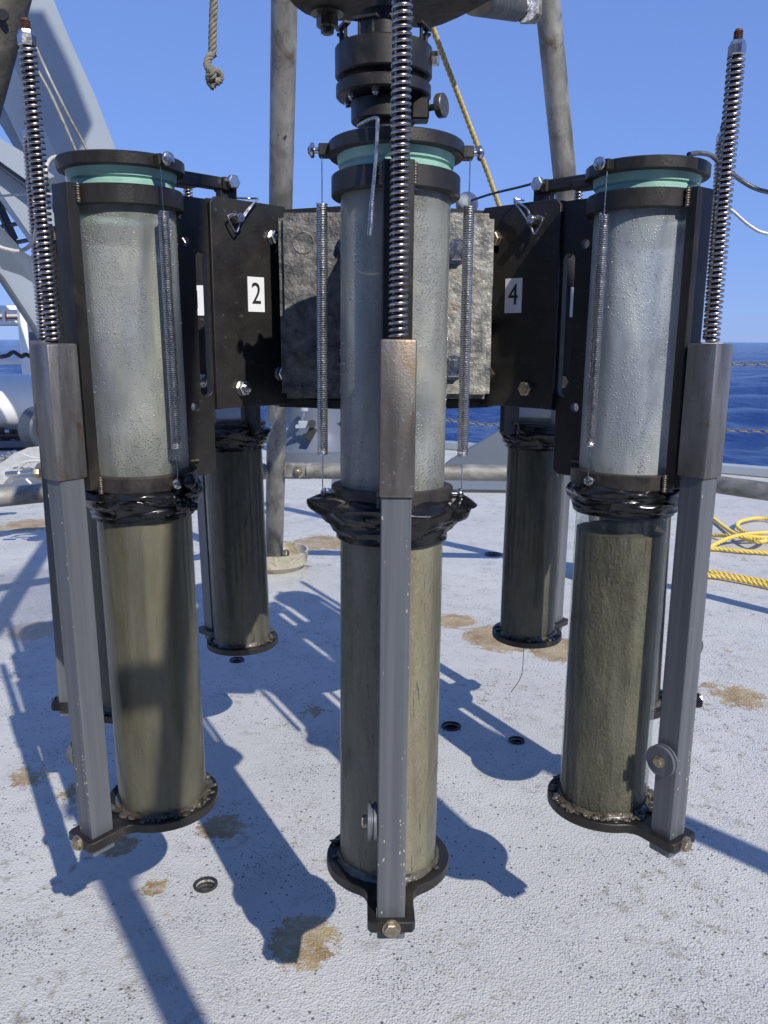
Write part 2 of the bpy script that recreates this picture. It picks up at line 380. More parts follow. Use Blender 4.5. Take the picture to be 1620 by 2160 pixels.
# deck paint: gritty pale blue-grey non-skid with pits, dirt, worn tan patches and wet areas
m, nt, b, out = nmat('non_skid_deck_paint'); k = N(nt); v = k.coord('Object')
base = k.ramp(k.noise(v, 2.2, 6, .6), [(.3, (.475, .47, .445)), (.7, (.58, .57, .535))])
base = k.mix(k.math('MULTIPLY', k.ramp(k.noise(v, 9, 6, .7, .5), [(.5, 0), (.72, 1)]), .35), base, (.33, .34, .34))
dirt = k.math('MULTIPLY', k.ramp(k.noise(v, 34, 7, .75, .4), [(.54, 0), (.64, 1)]), k.ramp(k.noise(v, 3.3, 3), [(.46, 0), (.6, .75)]))
base = k.mix(dirt, base, (.20, .17, .11))
pits = k.math('MULTIPLY', k.ramp(k.voro(v, 220), [(.22, 1), (.31, 0)]), k.ramp(k.noise(v, 9, 5, .75), [(.47, 0), (.6, 1)]))
pit2 = k.math('MULTIPLY', k.ramp(k.voro(v, 75), [(.13, 1), (.18, 0)]), k.ramp(k.noise(v, 5, 4), [(.4, 0), (.5, 1)])); pits = k.math('MAXIMUM', pits, pit2)
base = k.mix(k.math('MULTIPLY', pits, .85), base, (.05, .05, .05))
STAINS = [(G(640, 1985), .085, .85), (G(330, 1870), .05, .6), (G(350, 1925), .04, .4), (G(465, 1745), .07, .8), (G(1060, 1345), .17, 1), (G(1180, 1370), .14, 1), (G(960, 1310), .12, .8), (G(60, 1640), .09, .6), (G(170, 1670), .09, .6),
          (G(70, 1330), .11, 1.1), (G(1560, 1470), .15, .65), (G(1500, 1450), .10, .5), (G(680, 1145), .20, .9), (G(640, 1200), .12, .4), (G(60, 1108), .24, .8), (G(1180, 1110), .2, .5), (G(660, 1500), .11, .5), (G(250, 1785), .05, .8), (G(1240, 1180), .2, .4), (G(1550, 1370), .2, .35)]
acc = None
geo = k.n('ShaderNodeNewGeometry')
for p, r, s_ in STAINS:
    dn = k.n('ShaderNodeVectorMath', operation='DISTANCE'); k.l(geo.outputs['Position'], dn.inputs[0]); dn.inputs[1].default_value = p
    q = k.math('MULTIPLY', k.math('SUBTRACT', 1, k.math('DIVIDE', dn.outputs['Value'], r), clamp=True), s_)
    acc = q if acc is None else k.math('MAXIMUM', acc, q)
sn = k.noise(v, 48, 8, .8, .5)
st = k.ramp(k.math('ADD', k.math('MULTIPLY', acc, .62), k.math('MULTIPLY', sn, .72)), [(.595, 0), (.615, 1)])
st = k.math('MULTIPLY', st, k.math('MULTIPLY', k.ramp(acc, [(.02, 0), (.08, 1)]), k.ramp(k.noise(v, 120, 3, .6), [(.36, .55), (.48, 1)])))
tan = k.ramp(k.noise(v, 14, 4), [(.35, (.27, .18, .075)), (.62, (.40, .31, .17))])
base = k.mix(st, base, tan)
# wet area left
dn = k.n('ShaderNodeVectorMath', operation='DISTANCE'); k.l(geo.outputs['Position'], dn.inputs[0]); dn.inputs[1].default_value = G(60, 1260)
wet = k.ramp(k.math('ADD', k.math('SUBTRACT', 1, k.math('DIVIDE', dn.outputs['Value'], .55), clamp=True), k.math('MULTIPLY', k.noise(v, 7, 4), .5)), [(.5, 0), (.75, 1)])
base = k.mix(k.math('MULTIPLY', wet, .45), base, (.2, .22, .26))
k.l(base, b.inputs['Base Color'])
k.l(k.math('ADD', k.ramp(wet, [(0, .62), (1, .12)]), 0), b.inputs['Roughness'])
hh = k.math('ADD', k.math('MULTIPLY', k.noise(v, 170, 3, .6), .55), k.math('MULTIPLY', k.noise(v, 380, 1, .6), .2)); hh = k.math('ADD', hh, k.math('MULTIPLY', k.ramp(k.voro(v, 300), [(.05, 1), (.65, 0)]), .22))
k.l(k.bump(hh, .0033, 1), b.inputs['Normal'])
M['deck'] = m
# sea
m, nt, b, out = nmat('sea_water'); k = N(nt); v = k.coord('Object')
b.inputs['Base Color'].default_value = (.006, .03, .14, 1); b.inputs['Roughness'].default_value = .14; b.inputs['IOR'].default_value = 1.33
hh = k.math('ADD', k.noise(k.coord('Object', (1, 1.5, 1)), 2.2, 4, .6, 0), k.math('MULTIPLY', k.noise(v, .7, 2), 1.0))
k.l(k.bump(hh, .40, .8), b.inputs['Normal'])
M['sea'] = m

# ------------------------------------------------------------------ setting: sea, hull, deck
def sea_mesh(z0):
    rr = [3.0]
    while rr[-1] < 22000: rr.append(rr[-1] * (1.012 if rr[-1] < 300 else 1.06))
    A = np.radians(np.linspace(38, 142, 420)); rr = np.array(rr)
    X = rr[:, None] * np.cos(A)[None]; Y = rr[:, None] * np.sin(A)[None]; Z = np.zeros_like(X)
    g = np.random.default_rng(3)
    for i in range(46):
        L = 1.2 * (1.085 ** i); d = g.normal(1.9, .55); ph = g.uniform(0, 6.3); amp = .016 * L ** .62 * 1.15
        fade = np.clip((L * 22 - rr) / (L * 10), 0, 1)[:, None] if L < 20 else 1
        q = 2 * np.pi / L * (X * np.cos(d) + Y * np.sin(d)) + ph
        Z += amp * (np.exp(np.sin(q) - 1) * 1.4 - .65) * fade
    Z *= np.clip((1500 - rr) / 1200, 0, 1)[:, None]
    n, m_ = X.shape
    vs = np.stack([X, Y, Z + z0], -1).reshape(-1, 3)
    i, j = np.meshgrid(np.arange(n - 1), np.arange(m_ - 1), indexing='ij'); a = (i * m_ + j).ravel()
    fs = np.stack([a, a + 1, a + m_ + 1, a + m_], -1)[:, ::-1]
    me = bpy.data.meshes.new('sea'); me.vertices.add(len(vs)); me.vertices.foreach_set('co', vs.ravel())
    me.loops.add(fs.size); me.loops.foreach_set('vertex_index', fs.ravel()); me.polygons.add(len(fs))
    me.polygons.foreach_set('loop_start', np.arange(len(fs)) * 4); me.update(calc_edges=True)
    me.polygons.foreach_set('use_smooth', [True] * len(fs)); me.materials.append(M['sea'])
    # keep normals pointing up
    if me.polygons[0].normal.z < 0: me.flip_normals()
    return me
tag(link('sea', sea_mesh(-2.9)), 'deep blue sea with small choppy waves out to the horizon', kind='structure')

EA, EB = Vector((.46, 5.9)), Vector((2.06, 4.79)); ed = (EB - EA).normalized()
e0 = EA - ed * 9; e1 = EB + ed * 6
SOCK = [(434, 1868, .0135), (952, 1533, .016), (1090, 1563, .012), (1040, 1170, .028), (500, 1393, .014), (95, 1272, .012), (1390, 1398, .012)]
holes = [circ(G(x, y).x, G(x, y).y, r, 20) for x, y, r in SOCK[:5]]
dk = flat('deck', [[(e0.x, e0.y), (-9, -4), (9, -4), (e1.x, e1.y)]] + holes, .01, M['deck'], 0)
do = tag(link('deck', dk, loc=(0, 0, -.005)), 'pale blue-grey non-skid steel deck with worn tan patches', kind='structure')
hb = MB(); hb.prism([(e0.x, e0.y, -.012), (e1.x, e1.y, -.012), (9, -4, -.012), (-9, -4, -.012)], (0, 0, -.02)); 
nrm = Vector((-ed.y, ed.x)); nrm = nrm if nrm.y > 0 else -nrm
hb.prism([(e0.x, e0.y, -.035), (e1.x, e1.y, -.035), (e1.x, e1.y, -4), (e0.x, e0.y, -4)], (-nrm.x * .05, -nrm.y * .05, 0))
bmesh.ops.translate(hb.bm, verts=hb.bm.verts, vec=(0, 0, 0))
for v_ in hb.bm.verts:
    if -.05 < v_.co.z < 0: v_.co.z -= .06
tag(hb.build('hull', M['ship_mid'], smooth=False), 'grey ship hull under the deck edge', kind='structure')
kb = MB(); c_ = (e0 + e1) / 2
kb.box((c_.x, c_.y, .03), ((e1 - e0).length, .06, .06), math.atan2(ed.y, ed.x), .008)
tag(kb.build('deck_edge_kerb', M['ship']), 'low painted kerb along the deck edge', kind='structure')
for i, (x, y, r) in enumerate(SOCK[:5]):
    p = G(x, y); s = MB(); s.lathe([(r + .0035, .0005), (r + .0035, .003), (r + .0005, .0035), (r, -.002)] + [(r - (.0012 if q % 2 else 0), -.003 - q * .0024) for q in range(10)] + [(r, -.03), (0, -.03)], 32)
    lab = ['threaded deck socket in front of the left corer, biggest hole near the camera', 'flush deck socket right of the middle mud core', 'small deck socket beside the shadow left of the right front corer', 'deck socket far back beside the right rear corer', 'small deck socket below the disc of the left rear corer'][i]
    tag(s.build('deck_socket', M['plug'] if i != 3 else M['ship_dark'], loc=(p.x, p.y, 0)), lab, 'deck socket', 'threaded sockets in the deck')

# wall with windows and door, added unseen behind the camera to cut sky fill
dh = empty('fill_blocker', (0, -4.6, 0)); tag(dh, 'added grey wall with windows behind the viewpoint, out of view, cutting sky fill', 'fill_blocker')
mb = MB(); mb.box((0, -.1, 2.0), (13, .2, 4.0)); mb.build('wall', M['ship_mid'], dh, smooth=False)
for q in range(4):
    mb = MB(); mb.box((-4.5 + q * 3, .02, 2.2), (.8, .06, .6), None, .02); o = mb.build('window_frame', M['ship'], dh); mb = MB(); mb.box((-4.5 + q * 3, .045, 2.2), (.66, .02, .46)); mb.build('pane', M['rubber'], o)
mb = MB(); mb.box((.2, .015, 1.05), (.8, .05, 1.9), None, .02); mb.build('door', M['ship'], dh)

# ------------------------------------------------------------------ support frame of galvanised pipe
fr = empty('support_frame', (0, 1.15, 0)); tag(fr, 'weathered galvanised pipe frame standing round the corers, with round foot cup', 'frame')
def fpipe(name, a, b, r, m, caps=True, n=28):
    a = Vector(a); b = Vector(b); mb = MB(); L = (b - a).length
    Mx = Matrix.Translation(a - Vector((0, 1.15, 0))) @ (b - a).to_track_quat('Z', 'Y').to_matrix().to_4x4()
    me = MB(); me.lathe([(0, 0), (r, 0), (r, L), (0, L)], n)
    o = me.build(name, m, fr); o.matrix_local = Mx
    return o
LB = Vector((-.378, 2.75, 0)); LT = Vector((-.2255, 2.03, 1.496)); dL = (LT - LB) / 1.496
RT = Vector((.397, 2.2, 1.513)); RB = Vector((.725, 2.62, 0)); dR = (RT - RB) / 1.513
fpipe('leg', LB + dL * .03, LB + dL * 2.3, .03, M['galv'])
fpipe('leg', RB + dR * .03, RB + dR * 2.3, .03, M['galv'])
ft = W(-20, 60, .95); fb = W(-78, 275, .93); dd = (ft - fb) / (ft.z - fb.z); fl = ft - dd * ft.z
fpipe('leg', fl, fl + dd * 2.2, .03, M['galv_dark'])
qh = W(8, 33, .925) - Vector((0, 1.15, 0)); t = MB(); t.cyl((0, 0, 0), (0, -.003, 0), .0055, n=14); t.build('pipe_hole', M['ink'], fr, loc=qh)
fpipe('leg', (.48, -.3, 0), (.361, -.282, 1.31), .0225, M['galv']); fpipe('shadow_upright', (.372, -.262, 1.285), (.50, -.25, 2.45), .0175, M['galv']); fpipe('shadow_stub', (.315, -.256, 1.445), (.388, -.256, 1.45), .02, M['galv'])  # unseen poles added behind the camera to cast the deck stripe and tube shadows
f5 = Vector((1.5, .1, 0)); fpipe('leg', f5, f5 + Vector((-.41, .035, 1)) * 2.0, .028, M['galv'])
zr = H - .40
def lz(b, d, z): return b + d * z
pl, pr_ = lz(LB, dL, zr), lz(RB, dR, zr)
left_end = Vector((-1.25, 1.92, zr)); right_end = Vector((1.45, 1.75, zr))
u = (pr_ - pl).normalized()
fpipe('ring_pipe', pl + u * .10, pr_ - u * .04, .0255, M['galv'])
cl = MB(); cl.box((0, 0, 0), (.095, .034, .05), None, .006); o = cl.build('clevis', M['galv'], fr); o.location = pl + u * .072 - Vector((0, 1.15, 0)); o.rotation_euler = (0, 0, math.atan2(u.y, u.x))
cb = MB(); cb.hexbolt((0, -.017, 0), (0, -1, 0), .012, .009, .016, .007); cb.build('clevis_bolt', M['brass'], o)
u2 = (left_end - pl).normalized(); fpipe('ring_pipe', pl + u2 * .04, left_end, .0255, M['galv'])
kn = Vector((.94, 2.36, zr)); fpipe('ring_pipe', pr_, kn, .0255, M['galv']); fpipe('ring_pipe', kn, right_end, .0255, M['galv'])
for b_, dv, nm in ((LB, dL, 0), (RB, dR, 1)):
    cm = MB(); cm.lathe([(0, .0), (.085, .0), (.105, .02), (.112, .065), (.104, .065), (.096, .03), (.08, .014), (0, .014)], 48)
    cup = cm.build('foot_cup', M['cream'], fr, loc=(b_.x + .01, b_.y - 1.15 - .02, 0))
    t = MB(); t.hexbolt((0, 0, 0), (1, -.25, .1), .016, .014); t.build('foot_bolt', M['brass'], cup, loc=(.032, -.03, .055))
for b_, dv, z, sx in ((LB, dL, 1.24, .01), (RB, dR, 1.09, -.005), (LB, dL, 1.0, .01)):
    p = lz(b_, dv, z); t = MB(); t.cyl((0, 0, 0), (0, -.004, 0), .0055, n=14); t.build('pipe_hole', M['ink'], fr, loc=(p.x + sx, p.y - 1.15 - .0275, p.z))
# clevis arm from the head plate to the right leg
a0 = W(1005, -10, 1.45) ; a1 = W(1092, 14, 1.98)
fpipe('clevis_arm', a0, a1, .029, M['galv_dark'])
cl = MB(); cl.box((0, 0, 0), (.05, .05, .07), None, .008); o = cl.build('leg_lug', M['galv'], fr); o.location = W(1118, 10, 2.1) - Vector((0, 1.15, 0))
cb = MB(); cb.lathe([(0, 0), (.03, 0), (.032, .002), (.032, .006), (0, .006)], 24, Matrix.Rotation(math.pi / 2, 4, 'X')); cb.hexbolt((0, -.006, 0), (.2, -1, 0), .016, .014, 0, .009)
o = cb.build('lug_bolt', M['stain'], fr); o.location = W(1103, 14, 1.93) - Vector((0, 1.15, 0))

# ------------------------------------------------------------------ hub with brackets, weights and column
C0 = Vector((-.0026, 1.1537, 0)); ROT = .0182
hub = empty('corer_hub', (C0.x, C0.y, H - .09)); tag(hub, 'black central hub carrying the eight corers, with flanged column on top', 'machine hub')
def hz(z): return z + .09            # height relative to camera -> hub local
mb = MB(); mb.lathe([(0, hz(-.068)), (.13, hz(-.068)), (.13, hz(.143)), (0, hz(.143))], 8, Matrix.Rotation(ROT + math.pi / 8, 4, 'Z')); mb.build('hub_core', M['black_plate'], hub)
mb = MB(); mb.lathe([(0, hz(-.08)), (.182, hz(-.08)), (.182, hz(-.07)), (0, hz(-.07))], 8, Matrix.Rotation(ROT, 4, 'Z')); mb.build('bottom_plate', M['black_plate'], hub)
mb = MB(); mb.lathe([(0, hz(.1445)), (.176, hz(.1445)), (.176, hz(.151)), (0, hz(.151))], 8, Matrix.Rotation(ROT, 4, 'Z')); mb.build('top_plate', M['black_plate'], hub)
# bracket outline: x = distance from axis, y = height
bo = [(.172, hz(.148)), (.176, hz(.1535)), (.273, hz(.1535)), (.2800, hz(.147)), (.2800, hz(-.0765)), (.1725, hz(-.0765)), (.1725, hz(-.066)), (.182, hz(-.045)), (.182, hz(.088)), (.172, hz(.104))]
brm = flat('bracket_plate', [bo, slot(.193, hz(.119), .193, hz(.107), .0065)], .005, M['black_plate'])
labels = {1: ('1', 1), 2: ('2', 1), 3: ('', 1), 4: ('4', -1), 5: ('', -1)}
lm = flat('label', [[(-.0118, -.0195), (.0118, -.0195), (.0118, .0195), (-.0118, .0195)]], .0006, M['paper'], 0)
bolt_me = MB().hexbolt((0, 0, 0), (0, 0, 1), .0085, .007, .0095, .005).mesh('plate_bolt', M['stain'])
bolt_me2 = MB().hexbolt((0, 0, 0), (0, 0, 1), .0088, .0075).mesh('plate_bolt', M['brass'])
pin_me = MB().lathe([(0, 0), (.0055, 0), (.0055, .013), (.0045, .0145), (0, .0145)], 20).mesh('pin', M['stain'])
PV = []
for kx in range(8):
    uid = [3, 4, 5, 6, 7, 8, 1, 2][kx]
    th = ROT + kx * math.pi / 4
    er = Vector((math.sin(th), -math.cos(th), 0)); et = Vector((math.cos(th), math.sin(th), 0))
    # curve XY plane -> (radial, up); its normal = er x up
    Mr = Matrix((er, Vector((0, 0, 1)), er.cross(Vector((0, 0, 1))))).transposed().to_4x4()
    nvec = er.cross(Vector((0, 0, 1)))
    ns = 1 if nvec.dot(et) > 0 else -1
    face = {2: 1, 1: 1, 8: 1, 4: -1, 5: -1, 6: -1, 3: 1, 7: 1}[uid]      # side (along et) that carries label and bolts
    for sd in (-1, 1):
        if uid == 3 and sd == 1: pass
        bp = link('bracket_plate', brm, hub); bp.matrix_local = Matrix.Translation(et * sd * .0075) @ Mr
        if sd != face: continue
        fz = ns * face                      # +1: outward face is +local z
        for bx, by, me in ((.1935, hz(.117), bolt_me if uid < 4 else bolt_me2), (.188, hz(-.039), bolt_me if uid < 4 else bolt_me2), (.245, hz(-.054), bolt_me if uid < 4 else bolt_me2)):
            q = link('plate_bolt', me, bp, (bx, by, fz * .0026)); q.rotation_euler = (0 if fz > 0 else math.pi, 0, 0)
        q = link('pin', pin_me, bp, (.2495, hz(.1325), fz * .0026)); q.rotation_euler = (0 if fz > 0 else math.pi, 0, 0)
        cw = MB(); zz = fz * .010
        cw.sweep(smooth_path([(.2445, hz(.134), zz), (.247, hz(.1265), zz), (.2525, hz(.121), zz), (.257, hz(.1265), zz), (.2655, hz(.139), zz * .9)] if uid != 2 and uid != 4 else
                             ([(.243, hz(.135), zz), (.236, hz(.143), zz), (.2225, hz(.1545), zz), (.2215, hz(.1565), zz * .8), (.226, hz(.157), 0), (.243, hz(.1555), 0)] if uid == 2 else
                              [(.2445, hz(.139), zz), (.240, hz(.146), zz), (.225, hz(.155), zz), (.222, hz(.158), zz * .7), (.230, hz(.156), 0)]), 6), .0011, 8)
        cw.sweep(smooth_path([(.243, hz(.135), zz), (.2555, hz(.136), zz), (.2615, hz(.134), zz), (.2625, hz(.131), zz), (.2545, hz(.119), zz), (.2505, hz(.1185), zz), (.2455, hz(.128), zz), (.231, hz(.146), zz), (.2225, hz(.1545), zz)], 6), .0011, 8)
        cw.build('safety_clip', M['stain'], bp)
        if uid in labels:
            tx, _ = labels[uid]
            lb = link('label', lm, bp, ({1: .2490, 5: .2640}.get(uid, .2215), hz(.052), fz * .0030)); lb.rotation_euler = (0, 0, 0) if fz > 0 else (0, math.pi, 0)
            if tx:
                # text must read from outside: build it mirrored as needed
                cu = bpy.data.curves.new('digit', 'FONT'); cu.body = tx; cu.size = .034; cu.align_x = 'CENTER'; cu.align_y = 'CENTER'; cu.extrude = .0002
                to = bpy.data.objects.new('digit', cu); COL.objects.link(to); dg = bpy.context.evaluated_depsgraph_get(); dg.update()
                me = bpy.data.meshes.new_from_object(to.evaluated_get(dg)); me.name = 'digit'; bpy.data.objects.remove(to); me.materials.clear(); me.materials.append(M['ink'])
                q = link('digit', me, lb, (0, 0, .0006)); q.scale = (.86, 1, 1)
# column and flanges above the hub
mb = MB(); mb.lathe([(0, hz(.151)), (.05, hz(.151)), (.05, hz(.17)), (.032, hz(.18)), (.032, hz(.28))], 40); mb.build('column', M['black'], hub)
mb = MB(); mb.lathe([(0, hz(.276)), (.0405, hz(.276)), (.042, hz(.2775)), (.042, hz(.3005)), (.0405, hz(.302)), (.02, hz(.302)), (.02, hz(.308))], 56)
mb.box((.047, -.012, hz(.289)), (.022, .03, .026), None, .002); clampo = mb.build('clamp_collar', M['black'], hub)
mb = MB(); mb.lathe([(0, 0), (.004, 0), (.004, .012), (.0135, .013), (.0145, .014), (.0145, .0215), (.0135, .0225), (0, .0225)], 40, Matrix.Translation((.0575, -.018, hz(.2905))) @ Vector((1, -.55, .05)).to_track_quat('Z', 'Y').to_matrix().to_4x4()); mb.build('clamp_knob', M['weld'], clampo)
def flange(z0, z1, r, name):
    mb = MB(); mb.lathe([(0, hz(z0)), (r - .002, hz(z0)), (r, hz(z0) + .002), (r, hz(z1) - .002), (r - .002, hz(z1)), (0, hz(z1))], 72); return mb.build(name, M['black'], hub)
f2 = flange(.3055, .3215, .0612, 'lower_flange'); mb = MB(); mb.lathe([(.05, hz(.3215)), (.05, hz(.330))], 48); mb.build('flange_neck', M['lug'], hub)
f1 = flange(.3290, .3650, .0622, 'upper_flange'); mb = MB(); mb.lathe([(0, hz(.365)), (.0295, hz(.365)), (.0295, hz(.4055)), (0, hz(.4055))], 40); mb.build('upper_collar', M['black'], hub)
mb = MB(); mb.lathe([(.0145, hz(.405)), (.0145, hz(.62))], 32); mb.build('shaft', M['steel'], hub)
mb = MB(); mb.hexbolt((.062, -.012, hz(.350)), (1, -.2, 0), .009, .008, .0, 0); mb.build('flange_bolt', M['stain'], f1)
for i in range(8):
    a = R_(22 + 45 * i); p = Vector((.0545 * math.cos(a), .0545 * math.sin(a), 0)); t = Vector((-math.sin(a), math.cos(a), 0))
    mb = MB()
    for s_ in (-1, 1): q = p + t * s_ * .009; mb.cyl((q.x, q.y, hz(.364)), (q.x, q.y, hz(.383)), .0021, n=10)
    mb.box((p.x, p.y, hz(.3845)), (.009, .032, .0038), a, .0006); mb.build('tee_bolt', M['lug'], f1)
    a += .2; mb = MB(); mb.hexbolt((.048 * math.cos(a), .048 * math.sin(a), hz(.3055)), (0, 0, -1), .0045, .005, 0, .003); mb.build('flange_nut', M['stain'], f2)
# lead weights
def weight(x0, x1, lab, seed):
    t = bmesh.new(); bmesh.ops.create_cube(t, size=1); bmesh.ops.scale(t, vec=(x1 - x0, .07, .208), verts=t.verts)
    bmesh.ops.bevel(t, geom=list(t.edges), offset=.006, segments=2, affect='EDGES')
    bmesh.ops.subdivide_edges(t, edges=t.edges, cuts=5, use_grid_fill=True)
    for v_ in t.verts:
        n_ = mn.fractal(v_.co * 45 + Vector((seed, 0, 0)), .8, 2, 4); v_.co += v_.co.normalized() * n_ * .0012
    mb = MB(); mb.merge(t)
    o = mb.build('lead_weight', M['lead'], loc=((x0 + x1) / 2, 1.0095 + .0, H + .0375), ang=60)
    o.location.y = .968 + .035 + .006; return tag(o, lab, 'weight', 'cast weights on the hub')
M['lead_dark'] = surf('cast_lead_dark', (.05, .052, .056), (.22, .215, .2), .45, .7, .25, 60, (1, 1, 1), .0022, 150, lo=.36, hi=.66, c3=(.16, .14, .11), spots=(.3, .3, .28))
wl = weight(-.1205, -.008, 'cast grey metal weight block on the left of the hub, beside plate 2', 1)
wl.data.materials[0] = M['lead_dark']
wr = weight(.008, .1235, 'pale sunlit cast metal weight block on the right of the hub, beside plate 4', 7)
for o, pts in ((wr, ((962, 531), (955, 776))), (wl, ((640, 512), (690, 688)))):
    for x, y in pts:
        p = W(x, y, .974) - o.location; mb = MB()
        if o is wr: mb.hexbolt((0, 0, 0), (0, -1, 0), .0115, .009, .0145)
        else: mb.lathe([(0, 0), (.012, 0), (.0125, .0006), (.0115, .001), (.010, .0004), (0, .0004)], 28, Matrix.Rotation(math.pi / 2, 4, 'X'))
        mb.build('weight_bolt', M['stain'] if o is wr else M['lead_dark'], o, loc=(p.x, p.y, p.z))
# head plate above
hp = empty('head_plate', (0, 1.15, H + .43)); tag(hp, 'dark weathered steel head plate overhead, bolted round the shaft', 'plate')
ol = [G(x, y, H + .43) for x, y in ((598, -30), (603, -5), (618, 14), (640, 30), (668, 41), (700, 45), (760, 47), (800, 52), (850, 58), (905, 62), (935, 53), (970, 38), (1010, 18), (1050, -5))]
ol = [(p.x, p.y - 1.15) for p in ol] + [(.15, -.045), (.10, -.07), (-.10, -.07), (-.135, -.03)]
link('plate', flat('plate', [ol], .022, M['rusty_plate'], .003), hp, (0, 0, .011))
p = W(690, 15, 1.15); mb = MB(); mb.lathe([(0, 0), (.0225, 0), (.0225, .003), (0, .003)], 32, Matrix.Translation((0, 0, -.003))); mb.lathe([(0, -.008), (.014, -.008), (.014, -.003), (0, -.003)], 24); mb.hexbolt((0, 0, -.008), (0, 0, -1), .0145, .012, 0, .009)
mb.build('plate_bolt', M['weld'], hp, loc=(G(690, 25, H + .43).x, G(690, 25, H + .43).y - 1.15, 0))

# ------------------------------------------------------------------ corer unit meshes (local: z=0 at post end; -Y points away from the hub)
B0 = .545
def uz(z): return z + B0
TR = .0498; PO = .0887; PH = .0128
me_ = {}
me_['upper_tube'] = {}
for key in ('fog', 'fog_blue'):
    me_['upper_tube'][key] = MB().lathe([(TR, uz(-.178)), (TR, uz(.137))], 96).mesh('water_tube', M[key], 80)
me_['lower_tube'] = MB().lathe([(TR, uz(-.5205)), (TR, uz(-.1785))], 96).mesh('core_liner', M['clear'])
def core_mesh(top, r, mk, seed, n=120, bulge=.0006):
    mb = MB(); Z = [top - (top + .521) * i / 120 for i in range(121)]; rings = []
    for i, z in enumerate(Z):
        ring = []
        for j in range(n):
            a = 2 * math.pi * j / n; q = Vector((math.cos(a) * 2.2, math.sin(a) * 2.2, z * 2.2 + seed))
            d = mn.fractal(q * 3, .9, 2.1, 4) * bulge
            ring.append(mb.bm.verts.new(((r + d) * math.cos(a), (r + d) * math.sin(a), uz(z) + (mn.noise(q * 2) * .0016 if i == 0 else 0))))
        rings.append(ring)
    for A, B in zip(rings, rings[1:]):
        for j in range(n): mb.bm.faces.new([A[j], A[(j + 1) % n], B[(j + 1) % n], B[j]])
    mb.bm.faces.new(rings[0]); return mb.mesh('mud_core', M[mk], 60)
cores = {2: core_mesh(-.182, .0492, 'mud', 2), 3: core_mesh(-.17, .0492, 'mud_pale', 5), 4: core_mesh(-.2018, .0470, 'mud_grainy', 9), 0: core_mesh(-.17, .0490, 'mud_shaded', 14)}
def ring(z0, z1, ro, ri, b=.0012, n=80): return MB().lathe([(ri, uz(z0)), (ro - b, uz(z0)), (ro, uz(z0) + b), (ro, uz(z1) - b), (ro - b, uz(z1)), (ri, uz(z1))], n, closed=True)
me_['upper_ring'] = ring(.1262, .1446, .0582, TR + .0004).mesh('upper_ring', M['black'])
me_['lower_ring'] = ring(-.1512, -.1345, .0582, TR + .0004).mesh('lower_ring', M['lug'])
me_['seal'] = MB().lathe([(0, uz(.1452)), (.0500, uz(.1452)), (.0503, uz(.1500)), (.0495, uz(.1508)), (.0518, uz(.1528)), (.0532, uz(.1608)), (0, uz(.1608))], 80).mesh('rubber_stopper', M['seal'])
mb = MB(); mb.lathe([(.0, uz(.1606)), (.0598, uz(.1606)), (.061, uz(.1618)), (.061, uz(.1715)), (.0598, uz(.1727)), (0, uz(.1727))], 80)
for s_ in (-1, 1): mb.box((s_ * .064, 0, uz(.1665)), (.011, .014, .0105), None, .001)
me_['cap'] = mb.mesh('lid', M['black'])
mb = MB(); mb.box((0, .0885, uz(.1690)), (.014, .066, .0125), None, .0012); mb.box((0, .123, uz(.1685)), (.021, .018, .014), None, .0015); mb.box((-.0, .0685, uz(.1655)), (.022, .03, .0105), None, .0015); me_['arm'] = mb.mesh('lid_arm', M['black'])
me_['pivot'] = MB().hexbolt((.0105, .1245, uz(.1705)), (1, 0, 0), .0078, .0065, 0, 0).hexbolt((-.0105, .1245, uz(.1705)), (-1, 0, 0), .0078, .0065, 0, 0).mesh('pivot_bolt', M['stain'])
me_['lugp'] = MB().box((0, .1245, uz(.157)), (.0105, .0215, .022), None, .0006).mesh('pivot_lug', M['black_plate'])
# plate toward the hub: drawn with x = distance from tube axis, y = height
ro_ = [(.050, uz(-.150)), (.128, uz(-.150)), (.134, uz(-.144)), (.134, uz(-.066)), (.170, uz(-.050)), (.170, uz(.128)), (.150, uz(.1505)), (.058, uz(.1505)), (.050, uz(.145))]
ro_ = [(.0515, uz(-.146)), (.060, uz(-.151)), (.088, uz(-.151)), (.0945, uz(-.145)), (.0945, uz(-.078)), (.165, uz(-.074)), (.165, uz(.140)), (.155, uz(.1505)), (.060, uz(.1505)), (.0515, uz(.1455))]
hm = flat('hub_side_plate', [ro_, slot(.0855, uz(-.055), .0855, uz(.088), .0072), circ(.0665, uz(.104), .0052), circ(.0700, uz(-.073), .0052)], .0085, M['black_plate'])
me_['plate'] = hm
me_['guide'] = MB().box((0, -.0640, uz(-.001)), (.026, .0115, .291), None, .0008).mesh('guide_bar', M['black'])
me_['sleeve'] = MB().box((0, -PO, uz(-.0668)), (.0298, .0318, .1305), None, .0022, 2).mesh('steel_sleeve', M['steel'])
me_['sleeve_worn'] = me_['sleeve'].copy(); me_['sleeve_worn'].materials[0] = M['steel_worn']
me_['post'] = MB().box((0, -PO, uz(-.338)), (.0256, .0256, .414), None, .0009, 1).mesh('square_post', M['alu'])
me_['rod'] = MB().cyl((0, -PO, uz(-.001)), (0, -PO, uz(.268)), .0040, n=18).mesh('spring_rod', M['rod'])
me_['thread'] = MB().lathe([(0, 0), (.0038, 0)] + [(.0042 if q % 2 else .0034, .001 + q * .00075) for q in range(11)] + [(.0030, .010), (0, .0102)], 20, Matrix.Translation((0, -PO, uz(.2675)))).mesh('rusty_thread', M['rust'])
me_['nut'] = MB().lathe([(.003, 0), (.0070, 0), (.0078, .001), (.0078, .0085), (.0070, .0095), (.0062, .0125), (.003, .013)], 6, Matrix.Translation((0, -PO, uz(.2552)))).mesh('hex_nut', M['stain'], 25)
